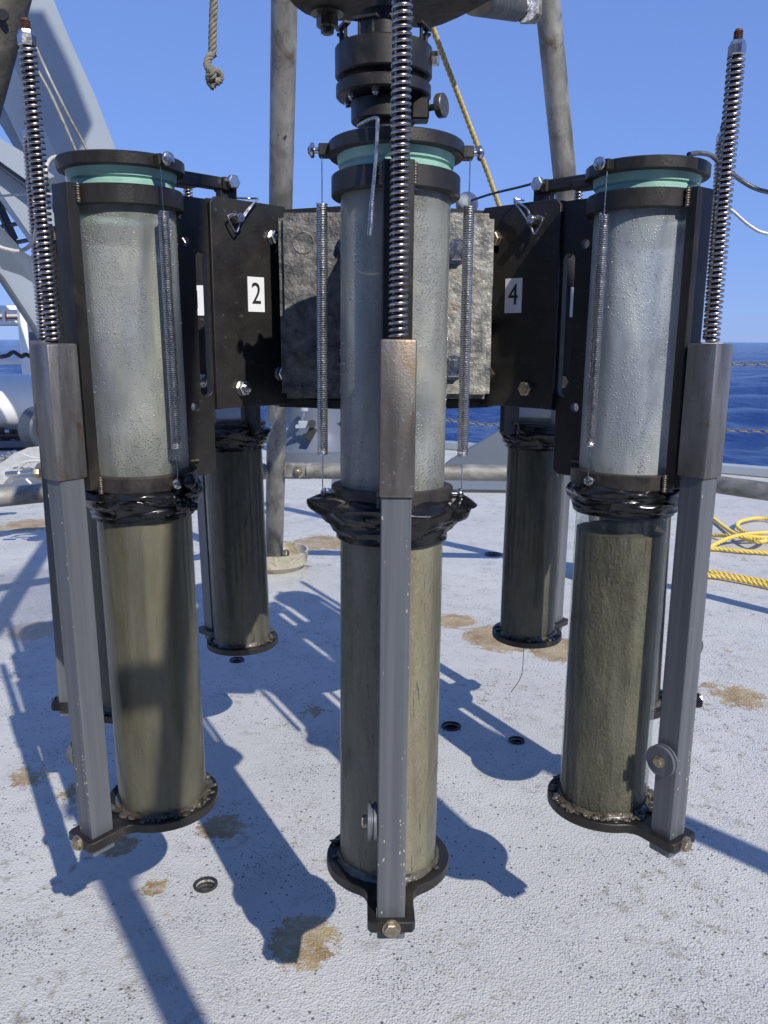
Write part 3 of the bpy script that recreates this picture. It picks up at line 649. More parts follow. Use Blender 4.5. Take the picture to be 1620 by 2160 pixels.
me_['spring'] = MB().helix((0, -PO, uz(.0005)), (0, -PO, uz(.2545)), .0068, .00150, 50, 20, 8).mesh('compression_spring', M['spring'], 60)
me_['espring'] = MB().helix((0, 0, uz(-.106)), (0, 0, uz(.121)), .0044, .00088, 112, 14, 5).mesh('side_spring', M['spring2'], 60)
me_['wire'] = MB().sweep([(0, 0, uz(.118)), (0, 0, uz(.126)), (0, -.0005, uz(.166))], .0006, 6).mesh('upper_wire', M['stain'])
me_['wire2'] = MB().sweep([(0, 0, uz(-.104)), (0, 0, uz(-.112)), (0, -.001, uz(-.141))], .0006, 6).mesh('lower_wire', M['stain'])
sm = MB().lathe([(0, 0), (.0022, 0), (.0022, .006), (.0046, .0062), (.0056, .0075), (.0052, .0092), (.003, .0105), (0, .0108)], 20).box((0, 0, .0108), (.0052, .0009, .0012)).box((0, 0, .0108), (.0009, .0052, .0012))
me_['screw'] = sm.mesh('round_screw', M['stain'])
# closing disc with tab and slot for the post
Rr, tw, rf = .0632, .0218, .018
cx_, cy_ = tw + rf, -math.sqrt((Rr + rf) ** 2 - (tw + rf) ** 2)
tp = (cx_ * Rr / (Rr + rf), cy_ * Rr / (Rr + rf)); a1 = math.atan2(tp[1], tp[0])
right = []
an0 = math.atan2(tp[1] - cy_, tp[0] - cx_); an1 = math.pi
for i in range(8): a = an0 + (an1 - an0) * i / 7; right.append((cx_ + rf * math.cos(a), cy_ + rf * math.sin(a)))
a_start, a_end = a1, math.pi - a1
arc = [(Rr * math.cos(a_start + (a_end - a_start) * i / 60), Rr * math.sin(a_start + (a_end - a_start) * i / 60)) for i in range(61)]
tab = [(tw, -.106), (tw - .003, -.1105), (-tw + .003, -.1105), (-tw, -.106)]
left = [(-x, y) for x, y in right[::-1]]
outl = right + tab + left + arc[::-1][1:-1]
hs = PH + .0006
sq = [(-hs, -PO - hs), (hs, -PO - hs), (hs, -PO + hs), (-hs, -PO + hs)]
dm = flat('closing_disc', [outl, sq], .0105, M['black'], .0008)
me_['disc'] = dm
me_['dbolt'] = MB().hexbolt((0, -.1105, 0), (0, -1, 0), .0068, .0058, 0, 0).cyl((0, -.1103, 0), (0, -.1125, 0), .0085, n=16).mesh('clamp_bolt', M['brass'])
me_['roller'] = MB().lathe([(0, 0), (.0165, 0), (.0172, .0006), (.0172, .0028), (.0150, .0034), (.0150, .0050), (.0172, .0056), (.0172, .0080), (.0165, .0086), (0, .0086)], 48, Matrix.Rotation(math.pi / 2, 4, 'Y')).mesh('guide_wheel', M['alu'])
me_['rbolt'] = MB().lathe([(0, .0086), (.0065, .0086), (.0065, .0094), (0, .0094)], 20, Matrix.Rotation(math.pi / 2, 4, 'Y')).hexbolt((.0094, 0, 0), (1, 0, 0), .0056, .0045).mesh('wheel_bolt', M['brass'])
def skirt(seed, r0=.055, rm=.068, bot=-.1835, top=-.147, knot=None, ears=(0,)):
    mb = MB(); n = 144; rows = 22; rings = []
    for i in range(rows + 1):
        t = i / rows; z = top + (bot - top) * t; ring_ = []
        prof = r0 + (rm - r0) * (math.sin(min(1, t / .22) * math.pi / 2) if t < .3 else max(0, 1 - (t - .3) / .5)) if t < .82 else .0535
        for j in range(n):
            a = 2 * math.pi * j / n; q = Vector((math.cos(a) * 1.6, math.sin(a) * 1.6, t * 4.5 + seed))
            fw = 1 if t < .82 else .18
            d = (mn.noise(q) * .0034 + (.35 - abs(mn.noise(Vector((math.cos(a) * 1.8 + t * 2, math.sin(a) * 1.8 - t * 2.4, t * 6 + seed))))) * .0058) * fw
            for ea in ears: d += fw * .012 * math.exp(-((a - ea + math.pi) % (2 * math.pi) - math.pi) ** 2 / .10) * math.exp(-((t - .18) / .3) ** 2)
            zz = z + mn.noise(q * 1.3 + Vector((9, 0, 0))) * .006 * (1 - t * .8)
            rr_ = max(prof + d, TR + .001)
            ring_.append(mb.bm.verts.new((rr_ * math.cos(a), rr_ * math.sin(a), uz(zz))))
        rings.append(ring_)
    for A, B in zip(rings, rings[1:]):
        for j in range(n): mb.bm.faces.new([A[j], A[(j + 1) % n], B[(j + 1) % n], B[j]])
    # inner return so that the film has a closed top and bottom
    for rg, zz in ((rings[0], top), (rings[-1], bot)):
        inn = [mb.bm.verts.new((TR * math.cos(2 * math.pi * j / n), TR * math.sin(2 * math.pi * j / n), uz(zz))) for j in range(n)]
        for j in range(n): mb.bm.faces.new([rg[j], rg[(j + 1) % n], inn[(j + 1) % n], inn[j]])
    if knot:
        ka, kz = knot
        for q in range(16):
            g = random.Random(seed * 31 + q); a = ka + g.uniform(-.28, .28); r = g.uniform(.058, .070); z = kz + g.uniform(-.017, .012)
            c = Vector((r * math.cos(a), r * math.sin(a), uz(z))); t = bmesh.new(); bmesh.ops.create_icosphere(t, subdivisions=2, radius=g.uniform(.004, .0075))
            for v_ in t.verts: v_.co = v_.co * (1 + .5 * mn.noise(v_.co * 260 + c * 50)) + c; v_.co.z += 0
            mb.merge(t)
    return mb.mesh('black_wrap', M['bag'], 60)
skirts = {2: skirt(1, .0555, .062, -.183, -.149, (R_(12), -.153), ()), 3: skirt(2, .056, .0695, -.1855, -.145, None, (0, math.pi)), 4: skirt(3, .0555, .0605, -.181, -.149, None, (math.pi,)), 0: skirt(6, .057, .066, -.180, -.140, None, (0, math.pi))}
def lumps(seed, n, a_c=0, a_w=math.pi):
    mb = MB(); g = random.Random(seed)
    for i in range(n):
        a = a_c + g.uniform(-a_w, a_w); r = g.uniform(.0505, .0590); s_ = g.choice((.0012, .0016, .002, .0028, .0045))
        t = bmesh.new(); bmesh.ops.create_icosphere(t, subdivisions=2, radius=1); c = Vector((r * math.cos(a), r * math.sin(a), uz(-.5215) + s_ * .35))
        sx, sy = s_ * g.uniform(.8, 1.5), s_ * g.uniform(.8, 1.3)
        for v_ in t.verts:
            k_ = 1 + .8 * mn.noise(v_.co * 1.9 + c * 80); v_.co = Vector((v_.co.x * sx * k_, v_.co.y * sy * k_, v_.co.z * s_ * .45 * k_)) + c
        mb.merge(t)
    return mb.mesh('mud_lumps', M['mud_lump'], 80)
lump_me = {2: lumps(3, 90, .1, 2.0), 3: lumps(4, 12), 4: lumps(8, 130, math.pi * 1.25, 2.2), 0: lumps(10, 50)}
fil = {}
def fillet(seed, rmax):
    mb = MB(); n = 90
    P = [[], [], [], []]
    for j in range(n):
        a = 2 * math.pi * j / n; w_ = rmax * (.55 + .45 * mn.noise(Vector((math.cos(a) * 2, math.sin(a) * 2, seed)))) + .0008 * mn.noise(Vector((math.cos(a) * 14, math.sin(a) * 14, seed)))
        for q, (dr, dz) in enumerate(((0, 1.6), (.25, .7), (.65, .25), (1, 0))):
            P[q].append(mb.bm.verts.new(((TR + .0002 + dr * w_) * math.cos(a), (TR + .0002 + dr * w_) * math.sin(a), uz(-.5218) + dz * w_)))
    for A, B in zip(P, P[1:]):
        for j in range(n): mb.bm.faces.new([A[j], A[(j + 1) % n], B[(j + 1) % n], B[j]])
    return mb.mesh('mud_fillet', M['mud_lump'], 80)
fil_me = fillet(3, .006)
def weld_mesh(pts, r):
    mb = MB()
    for i, p in enumerate(pts):
        t = bmesh.new(); bmesh.ops.create_uvsphere(t, u_segments=10, v_segments=6, radius=r * (1 + .12 * math.sin(i * 2.3)))
        bmesh.ops.scale(t, vec=(1, .8, .55), verts=t.verts); bmesh.ops.translate(t, vec=p, verts=t.verts); mb.merge(t)
    return mb.mesh('weld_seam', M['weld'], 80)
weld_hs = [weld_mesh([(s_ * .0135, -.0592, uz(z0 + q * .0022)) for q in range(8)], .0032) for s_ in (-1, 1) for z0 in (.128, -.150)]
weld_ps = [weld_mesh([(s_ * .0055, .0585 + .0012 * math.sin(q), uz(z0 + q * .0023)) for q in range(7)], .0032) for s_ in (-1, 1) for z0 in (.127, -.150)]
weld_ps += [weld_mesh([(s_ * .0055, .0600 + q * .0022, uz(-.133)) for q in range(5)], .0032) for s_ in (-1, 1)]
def drops_mesh(seed, n):
    mb = MB(); g = random.Random(seed)
    for i in range(n):
        a = g.uniform(0, 2 * math.pi); z = uz(g.triangular(-.13, .124, .11)) if i % 2 else uz(g.uniform(-.13, .125)); r = g.uniform(.0003, .0008) * (1 if g.random() < .95 else 1.5)
        if mn.noise(Vector((math.cos(a) * 2.2, math.sin(a) * 2.2, z * 14))) < .12 and g.random() < .85: continue
        t = bmesh.new(); bmesh.ops.create_icosphere(t, subdivisions=1, radius=r)
        Mx = Matrix.Translation(((TR + r * .12) * math.cos(a), (TR + r * .12) * math.sin(a), z)); bmesh.ops.transform(t, matrix=Mx, verts=t.verts); mb.merge(t)
    return mb.mesh('water_drops', M['drop'], 180)
drops = drops_mesh(5, 2200)
fleck = MB(); g = random.Random(9)
for i in range(38):
    zf = g.choice((g.gauss(-.43, .03), g.gauss(-.47, .02), g.gauss(-.25, .04), g.uniform(-.52, -.14))); fleck.box((g.choice([-1, 1, 1, 1]) * g.uniform(.55, .97) * PH, -PO - PH - .0001, uz(zf)), (g.uniform(.0003, .0012), .0004, g.uniform(.0004, .003)), None)
me_['fleck'] = fleck.mesh('dried_specks', M['cream'])

UN = {3: (.007, .7795, .0066, .0329, .0266), 2: (-.2593, .8783, -.0035, -.023, -.6667), 4: (.261, .8877, .0118, .0111, .6349),
      8: (-.2578, 1.405, -.0192, .0031, -2.338), 6: (.2658, 1.4426, .0066, -.0173, 2.374)}
for uid, a in ((1, -90), (5, 90), (7, 180)):
    t = R_(a) + ROT; UN[uid] = (C0.x + .3755 * math.sin(t), C0.y - .3755 * math.cos(t), 0, 0, t)
UN[1] = (UN[1][0] + .0035, UN[1][1], .004, 0, UN[1][4]); UN[5] = (UN[5][0] - .013, UN[5][1], -.012, 0, UN[5][4])
LAB = {3: 'front middle sediment corer hanging straight ahead, mud core half hidden by its grey post', 2: 'left front sediment corer with full olive mud core, bolted beside plate 2', 4: 'right front sediment corer with a clear gap over its mud core, beside plate 4',
       1: 'far left corer mostly hidden behind the left front corer, only spring and post showing', 5: 'far right corer hidden behind the right front corer, only wheel and clamp showing',
       8: 'left rear corer hanging in shade behind plate 2, with black wrap on top', 6: 'right rear corer in shade behind plate 4, root fibre hanging from its disc', 7: 'rear middle corer hidden behind the front middle corer'}
units = {}
def P(par, name, me, loc=None, rot=None): return link(name, me, par, loc, rot)
for uid in (3, 2, 4, 1, 5, 6, 7, 8):
    x, y, lx, ly, t = UN[uid]
    zrel = -B0; bx = x + lx * (zrel + .25); by = y + ly * (zrel + .25)
    E_ = empty('sediment_corer'); E_.matrix_world = Matrix.Translation((bx, by, H + zrel)) @ Matrix(((1, 0, lx, 0), (0, 1, ly, 0), (-lx, -ly, 1, 0), (0, 0, 0, 1))).normalized() @ Matrix.Rotation(t, 4, 'Z')
    tag(E_, LAB[uid], 'sediment corer', 'eight sediment corers round the hub'); units[uid] = E_
    kf = 'fog_blue' if uid in (4, 5) else 'fog'
    ut = P(E_, 'water_tube', me_['upper_tube'][kf])
    if uid in (2, 3, 4): tag(P(ut, 'water_drops', drops, rot=(0, 0, uid * 1.3)), kind='stuff')
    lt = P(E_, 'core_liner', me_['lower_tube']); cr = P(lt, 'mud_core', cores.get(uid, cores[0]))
    if uid == 4: cr.location = (-.0015, .0005, 0)
    P(E_, 'upper_ring', me_['upper_ring']); lr = P(E_, 'lower_ring', me_['lower_ring'])
    P(E_, 'rubber_stopper', me_['seal']); cap = P(E_, 'lid', me_['cap'])
    P(E_, 'black_wrap', skirts.get(uid, skirts[0]))
    gb = P(E_, 'guide_bar', me_['guide'])
    for wm in weld_hs: P(gb, 'weld_seam', wm)
    P(E_, 'steel_sleeve', me_['sleeve'] if uid != 3 else me_['sleeve_worn'])
    po = P(E_, 'square_post', me_['post'])
    if uid in (2, 3, 4): tag(P(po, 'dried_specks', me_['fleck']), kind='stuff')
    rd = P(E_, 'spring_rod', me_['rod']); P(rd, 'hex_nut', me_['nut']); P(rd, 'rusty_thread', me_['thread'])
    P(E_, 'compression_spring', me_['spring'])
    for s_ in (-1, 1):
        es = P(E_, 'side_spring', me_['espring'], (s_ * .0665, -.0035, 0)); P(es, 'upper_wire', me_['wire']); P(es, 'lower_wire', me_['wire2'])
        if uid == 3: es.scale = (1, 1, 1)
        P(cap, 'round_screw', me_['screw'], (s_ * .0665, -.001, uz(.1665)), (0, s_ * math.pi / 2, 0)).scale = (1.2, 1.2, 1.1)
        P(lr, 'round_screw', me_['screw'], (s_ * .0570, -.004, uz(-.143)), (0, s_ * math.pi / 2, 0))
    # inward parts follow the hub's bracket
    kk = {3: 0, 4: 1, 5: 2, 6: 3, 7: 4, 8: 5, 1: 6, 2: 7}[uid]; th = ROT + kk * math.pi / 4; er = Vector((math.sin(th), -math.cos(th), 0))
    bpy.context.view_layer.update(); inv = E_.matrix_world.inverted(); base_ = Matrix.Translation(C0 + er * .3755 + Vector((0, 0, H - B0))) @ Matrix.Rotation(th, 4, 'Z')
    pl_ = P(E_, 'hub_side_plate', hm); pl_.matrix_local = inv @ base_ @ Matrix(((0, 0, 1, 0), (1, 0, 0, 0), (0, 1, 0, 0), (0, 0, 0, 1)))
    q = P(E_, 'lid_arm', me_['arm']); q.matrix_local = inv @ base_; P(q, 'pivot_bolt', me_['pivot'])
    q = P(E_, 'pivot_lug', me_['lugp']); q.matrix_local = inv @ base_
    for wm in weld_ps: P(pl_, 'weld_seam', wm).matrix_local = Matrix(((0, 0, 1, 0), (1, 0, 0, 0), (0, 1, 0, 0), (0, 0, 0, 1))).inverted()
    ds = P(E_, 'closing_disc', dm, (0, 0, uz(-.5268))); P(ds, 'clamp_bolt', me_['dbolt'])
    tag(P(ds, 'mud_lumps', lump_me.get(uid, lump_me[0]), (0, 0, -uz(-.5268))), kind='stuff'); P(ds, 'mud_fillet', fil_me, (0, 0, -uz(-.5268)))
    sdw = {3: -1, 4: -1, 2: -1, 1: -1, 5: -1, 6: 1, 7: 1, 8: -1}[uid]
    wh = P(E_, 'guide_wheel', me_['roller'], (sdw * (PH + .001), -PO + .002, uz(-.435)), (0, 0, 0 if sdw > 0 else math.pi)); P(wh, 'wheel_bolt', me_['rbolt'])
# bent release pin hanging on the front corer's lid
mb = MB(); mb.sweep(smooth_path([(-.034, -.050, uz(.1745)), (-.026, -.062, uz(.1755)), (-.019, -.074, uz(.174)), (-.0182, -.0765, uz(.168)), (-.0195, -.080, uz(.14)), (-.0225, -.083, uz(.106)), (-.0235, -.084, uz(.092))], 6), .0016, 10)
mb.sweep([(-.0225, -.083, uz(.108)), (-.0235, -.0842, uz(.088)), (-.0245, -.0845, uz(.081))], .0022, 10); tag(mb.build('bent_pin', M['stain'], units[3]), 'bent steel pin')
# root fibre below the rear right disc
mb = MB(); p0 = W(1105, 1365, 1.39); mb.sweep(smooth_path([p0, W(1103, 1400, 1.39), W(1098, 1430, 1.39), W(1078, 1460, 1.39)], 6), .0006, 6)
mb.build('root_fibre', M['rubber'], units[6]).matrix_parent_inverse = Matrix(); units[6].children[-1].matrix_local = units[6].matrix_world.inverted() if False else Matrix()
bpy.context.view_layer.update()
ch = [c for c in units[6].children if c.name.startswith('root_fibre')][0]; ch.matrix_world = Matrix()

# ------------------------------------------------------------------ ropes and cables
rp = [W(451, -25, 1.25), W(451, 10, 1.25), W(449, 60, 1.25), W(448, 118, 1.25)]
mb = rope_mb(rp, .0062, .028, 4, 7)
kp = [W(448, 115, 1.25), W(441, 122, 1.243), W(437, 138, 1.24), W(446, 150, 1.238), W(460, 152, 1.245), W(465, 166, 1.25), W(455, 174, 1.243), W(444, 168, 1.238), W(449, 158, 1.232), W(447, 146, 1.236), W(441, 160, 1.240), W(444, 175, 1.24), W(452, 184, 1.24)]
t = rope_mb(smooth_path(kp, 6), .0056, .022, 4, 7); mb.merge(t.bm)
tag(mb.build('hanging_rope', M['rope_grey'], ang=80), 'grey braided rope hanging from above and ending in a knot', 'rope')
mb = rope_mb([W(900, 25, 1.5), W(912, 58, 1.52), W(940, 132, 1.56), W(985, 250, 1.62), W(1030, 370, 1.68), W(1052, 432, 1.71), W(1090, 560, 1.8)], .0052, .03, 3, 7)
tag(mb.build('taut_rope', M['rope_dull'], ang=80), 'taut yellow laid rope slanting down behind the hub', 'rope')
def onz(x, y, z=.012): return G(x, y, z)
mb = rope_mb(smooth_path([onz(1720, 1130), onz(1620, 1095, .014), onz(1570, 1098, .02), onz(1555, 1108, .02), onz(1570, 1122), onz(1612, 1136, .014), onz(1606, 1143, .035), onz(1575, 1137, .03), onz(1540, 1120, .015), onz(1500, 1090), onz(1470, 1070), onz(1420, 1060)], 10), .0088, .05, 3, 7)
t = rope_mb(smooth_path([onz(1440, 1175), onz(1490, 1158), onz(1530, 1138, .03), onz(1570, 1128, .04), onz(1620, 1124, .03), onz(1700, 1122)], 10), .0088, .05, 3, 7); mb.merge(t.bm)
t = rope_mb(smooth_path([onz(1450, 1130), onz(1500, 1129), onz(1560, 1131, .035), onz(1620, 1135, .025), onz(1700, 1140)], 10), .0085, .05, 3, 7); mb.merge(t.bm)
t = rope_mb(smooth_path([onz(1430, 1164), onz(1500, 1157), onz(1560, 1162), onz(1620, 1166), onz(1700, 1172)], 10), .0085, .05, 3, 7); mb.merge(t.bm)
tag(mb.build('coiled_rope', M['rope_yellow'], ang=80), 'loose yellow rope loops lying crossed on the deck at right', 'rope')
mb = rope_mb(smooth_path([onz(1468, 1202), onz(1500, 1206), onz(1550, 1215), onz(1620, 1228), onz(1720, 1250)], 10), .0085, .05, 3, 7)
t = rope_mb(smooth_path([onz(1470, 1212), onz(1505, 1215), onz(1540, 1219, .014), onz(1620, 1236), onz(1720, 1262)], 10), .0085, .05, 3, 7); mb.merge(t.bm)
tag(mb.build('doubled_rope', M['rope_yellow'], ang=80), 'doubled yellow rope lying on the deck nearer than the loops', 'rope')
def cable(name, pts, r, m, lab, cat='cable', k=8):
    mb = MB(); mb.sweep(smooth_path(pts, k), r, 8); return tag(mb.build(name, M[m], ang=80), lab, cat)
cable('steel_cable', [W(1452, 326, .87), W(1475, 323, .88), W(1500, 328, .885), W(1525, 350, .89), W(1560, 378, .9), W(1600, 400, .9), W(1660, 412, .9)], .0024, 'cable_dark', 'dark steel cable running from the right front lid past the long spring')
cable('steel_cable', [W(1490, 421, .98), W(1512, 423, .98), W(1545, 445, .98), W(1580, 475, .98), W(1615, 492, .98), W(1680, 494, .98)], .0019, 'cable_light', 'bright cable curving off to the right behind the long spring')
cable('steel_cable', [W(118, 331, .86), W(107, 336, .85), W(98, 352, .84), W(96, 380, .84), W(92, 420, .86), W(82, 455, .88), W(75, 485, .89), W(68, 512, .9), W(45, 529, .9), W(15, 526, .9), W(-30, 510, .9)], .0021, 'cable_light', 'bright cable loop hanging down from the left front lid')
cable('steel_cable', [W(112, 410, 1.15), W(60, 409, 1.15), W(0, 414, 1.15), W(-60, 420, 1.15)], .0016, 'cable_light', 'thin straight cable running left from behind the left springs')
cable('steel_cable', [W(990, 424, 1.18), W(1040, 408, 1.13), W(1090, 396, 1.08), W(1143, 382, 1.03)], .0016, 'cable_dark', 'short dark cable from the white ball to the lid arm beside plate 4')
mb = MB(); mb.lathe([(.0155 * math.sin(math.pi * i / 20), -.0155 * math.cos(math.pi * i / 20)) for i in range(21)], 32)
tag(mb.build('cable_ball', M['milky'], loc=W(985, 430, 1.19)), 'milky white plastic ball on the cable behind the middle corer', 'ball')

# ------------------------------------------------------------------ ship structures behind
def poly(name, px, Y, depth, m, parent=None, off=None):
    pts = [W(x, y, Y) for x, y in px]; mb = MB(); mb.prism(pts, depth)
    o = mb.build(name, m, None, smooth=False)
    return o
def para(ch_, par):
    ch_.parent = par; ch_.matrix_parent_inverse = par.matrix_world.inverted(); return ch_
af = empty('a_frame', (-2.6, 5.2, 0)); tag(af, 'big grey painted lifting frame leaning at the upper left behind the corers', 'lifting frame'); bpy.context.view_layer.update()
para(poly('main_beam', [(40, -160), (95, -60), (113, 0), (150, 90), (200, 200), (252, 335), (335, 560), (300, 640), (230, 640), (125, 340), (60, 200), (-10, 60), (-60, -160)], 5.0, (-.35, .5, .05), M['ship']), af)
mb = MB(); mb.prism([W(x_, y_, Y_) for x_, y_, Y_ in ((-60, 20, 6.3), (-10, 62, 6.0), (60, 200, 5.02), (128, 342, 5.02), (66, 372, 6.2), (0, 242, 6.3), (-60, 160, 6.3))], (-.1, .4, 0)); para(mb.build('beam_shaded_side', M['ship_mid'], smooth=False), af)  # left face of the beam, its shade painted in with a darker grey
para(poly('cross_beam', [(-60, 262), (0, 291), (60, 328), (115, 372), (70, 390), (0, 340), (-60, 312)], 4.6, (-.1, .3, 0), M['ship']), af)
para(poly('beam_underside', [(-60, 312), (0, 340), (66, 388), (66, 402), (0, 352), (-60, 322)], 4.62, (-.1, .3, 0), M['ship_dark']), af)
para(poly('web_plate', [(-60, 322), (0, 353), (66, 402), (140, 470), (140, 590), (70, 505), (0, 404), (-60, 340)], 4.7, (-.1, .2, 0), M['ship']), af)
para(poly('brace_plate', [(-60, 480), (0, 567), (40, 580), (68, 597), (78, 640), (130, 740), (110, 760), (0, 592), (-60, 540)], 4.4, (0, .12, 0), M['ship']), af)
para(poly('brace_flange', [(-60, 455), (0, 520), (30, 540), (70, 595), (60, 597), (0, 566), (-60, 520)], 4.42, (0, .3, 0), M['ship_mid']), af)
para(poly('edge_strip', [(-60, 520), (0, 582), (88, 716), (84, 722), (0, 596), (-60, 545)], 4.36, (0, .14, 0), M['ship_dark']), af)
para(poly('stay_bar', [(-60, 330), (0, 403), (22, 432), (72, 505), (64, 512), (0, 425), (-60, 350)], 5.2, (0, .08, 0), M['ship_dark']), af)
so_ = SUN / -SUN.y * 2.6; hb_ = MB(); hb_.prism([W(x_, y_, 5.0) + so_ for x_, y_ in ((-900, 268), (196, 262), (150, 140), (92, 22), (-900, 22))], (0, -.3, .0)); para(hb_.build('shade_beam', M['ship'], smooth=False), af)  # unseen beam added, outline carried sunward so it shades the main beam
ld = empty('ladder', (-2.4, 5.4, 0)); tag(ld, 'dark steel ladder behind the grey lifting frame at far left', 'ladder'); bpy.context.view_layer.update()
for a_, b_ in (((-30, 380), (78, 620)), ((-70, 400), (40, 620)), ((-6, 420), (32, 505))):
    mb = MB(); mb.sweep([W(*a_, 5.5), W(*b_, 5.5)], .022, 4); para(mb.build('rail', M['ship_dark'], smooth=False), ld)
for q in range(6):
    a_ = W(-38 + q * 16, 478 + q * 36 - 70, 5.5); b_ = W(28 + q * 17, 465 + q * 36 - 70, 5.5); mb = MB(); mb.sweep([a_, b_], .014, 6); para(mb.build('rung', M['ship_dark'], smooth=False), ld)
for i, pts in enumerate(([(36, 5), (50, 40), (80, 110), (110, 175), (145, 245), (186, 322)], [(20, 12), (38, 62), (75, 140), (105, 195), (135, 260), (163, 325)])):
    cable('wire_rope', [W(x, y, 3.2) for x, y in pts] + [W(pts[-1][0] + 60, pts[-1][1] + 140, 3.2)], .006, 'galv', ['right one of two taut wire ropes running down in front of the lifting frame', 'left one of two taut wire ropes running down in front of the lifting frame'][i], 'wire rope')
rl = empty('white_railing', W(45, 900, 8.0)); tag(rl, 'white painted steel railing at the far left in front of the sea', 'railing'); bpy.context.view_layer.update()
def bar(name, a, b, th, m, par, Y=8.0):
    a = W(*a, Y); b = W(*b, Y); mb = MB(); mb.sweep([a, b], th, 4); return para(mb.build(name, M[m], smooth=False), par)
bar('top_rail', (-60, 653), (110, 654), .040, 'white', rl); bar('middle_rail', (-60, 680), (110, 681), .018, 'white', rl, 7.95); bar('lower_rail', (-60, 762), (110, 761), .032, 'white', rl)
bar('railing_post', (44, 640), (57, 800), .042, 'white', rl, 7.9); bar('railing_post', (-40, 640), (-30, 800), .042, 'white', rl, 7.9)
bm_ = empty('far_beam', W(40, 668, 9.0)); bpy.context.view_layer.update()
tag(bm_, 'beige horizontal beam with pipes seen through the white railing', 'beam'); bar('beam', (-60, 669), (98, 667), .055, 'beige', bm_, 9.0); bar('pipe', (-60, 672), (98, 671), .006, 'rubber', bm_, 8.6); bar('pipe', (-60, 683), (98, 683), .022, 'ship', bm_, 8.8)
mb = MB(); mb.sweep(smooth_path([W(7, 655, 7.8), W(8, 672, 7.8), W(13, 681, 7.8), W(22, 680, 7.8)]), .012, 6); para(mb.build('hook_rod', M['white']), rl)
mb = MB(); mb.sweep([W(9, 657, 7.82), W(12, 682, 7.82)], .016, 4); para(mb.build('red_stripe', M['red'], smooth=False), rl)
mb = MB(); mb.box(W(73, 700, 8.3), (.09, .1, .35), None, .01); tag(mb.build('deck_light_box', M['ship_mid']), 'small grey-green box fixture right of the white railing post', 'box')
# tank
tc = W(5, 848, 6.0); mb = MB(); r_ = .2
mb.lathe([(0, -1.3), (r_ * .6, -1.28), (r_, -1.1), (r_, .16), (r_ * .93, .24), (r_ * .7, .31), (r_ * .35, .345), (0, .35)], 48, Matrix.Translation(tc) @ Matrix.Rotation(math.pi / 2, 4, 'Y') @ Matrix.Rotation(-.25, 4, 'X'))
tag(mb.build('storage_tank', M['white'], ang=60), 'white horizontal cylindrical tank on the deck at left', 'tank')
mt = empty('tank_cradle', W(20, 930, 5.9)); bpy.context.view_layer.update(); tag(mt, 'dark pipework and cradle under the white tank', 'machinery')
mb = MB(); mb.box(W(10, 932, 5.9), (.75, .35, .05), None, .01); para(mb.build('cradle_base', M['ship_mid']), mt)
for q in range(9): mb = MB(); mb.box(W(-20 + q * 12, 915 + (q % 2) * 5, 5.8), (.03, .05, .05 + .02 * (q % 3)), q * .3, .004); para(mb.build('fitting', M['galv_dark'] if q % 2 else M['rubber']), mt)
mb = MB(); mb.sweep([W(-40, 918, 5.75), W(30, 920, 5.75), W(80, 925, 5.75)], .012, 8); para(mb.build('pipe', M['rubber']), mt)
mb = MB(); mb.lathe([(0, -.05), (.115, -.05), (.125, -.04), (.125, .04), (.115, .05), (0, .05)], 40, Matrix.Translation(W(86, 905, 4.6)) @ Matrix.Rotation(1.2, 4, 'Z') @ Matrix.Rotation(math.pi / 2, 4, 'X')); tag(mb.build('float_disc', M['ship_dark']), 'dark round disc standing behind the left steel sleeve', 'disc')
cable('black_hose', [W(-30, 755, 5.6), W(12, 751, 5.6), W(28, 743, 5.6), W(45, 772 - 20, 5.6), W(58, 771 - 22, 5.6), W(95, 775, 5.6)], .014, 'rubber', 'black hose lying over the white tank', 'hose')
# bracket with shackle and sling at left
bk = empty('lifting_bracket', G(40, 1015, 0)); bpy.context.view_layer.update(); tag(bk, 'pale metal lifting bracket with shackle and bolts lying at the left deck edge', 'bracket')
para(poly('bracket_plate', [(-30, 1015), (-20, 985), (5, 975), (30, 956), (60, 944), (110, 938), (115, 1000), (60, 985), (25, 1000), (5, 1022)], 2.9, (.02, .03, 0), M['ship_pale']), bk)
for pts, r, m in (([(55, 1010), (60, 1015), (70, 1020), (115, 1020)], .004, 'white'), ([(40, 982), (52, 975), (80, 972), (115, 974)], .005, 'cable_light'), ([(30, 958), (45, 957), (70, 965), (110, 968)], .0025, 'cable_light'), ([(28, 1002), (42, 985), (55, 976)], .004, 'cable_light'), ([(40, 998), (80, 995), (115, 996)], .006, 'stain')):
    mb = MB(); mb.sweep(smooth_path([W(x, y, 2.84) for x, y in pts]), r, 8); para(mb.build('sling', M[m]), bk)
mb = MB(); mb.cyl(W(12, 1000, 2.8), W(40, 998, 2.8), .009, n=16, bev=.002); para(mb.build('shackle_pin', M['stain']), bk)
mb = MB(); mb.cyl(W(82, 995, 2.8), W(115, 994, 2.85), .03, n=24, bev=.003); mb.hexbolt(W(82, 998, 2.8), (-1, -.4, 0), .017, .02); para(mb.build('shackle_body', M['brass']), bk)
for x, y in ((8, 968), (20, 964), (32, 962), (3, 975)):
    mb = MB(); mb.hexbolt(W(x, y, 3.3), (0, -.3, 1), .016, .014, .02, .009); para(mb.build('bracket_bolt', M['stain']), bk)
mb = MB(); c_ = G(30, 1045, 0); mb.box((-1.9, 4.4, .03), (1.4, .35, .06), .3, .01); tag(mb.build('deck_plinth', M['ship_mid']), 'low grey plinth under the machinery at far left', 'plinth')
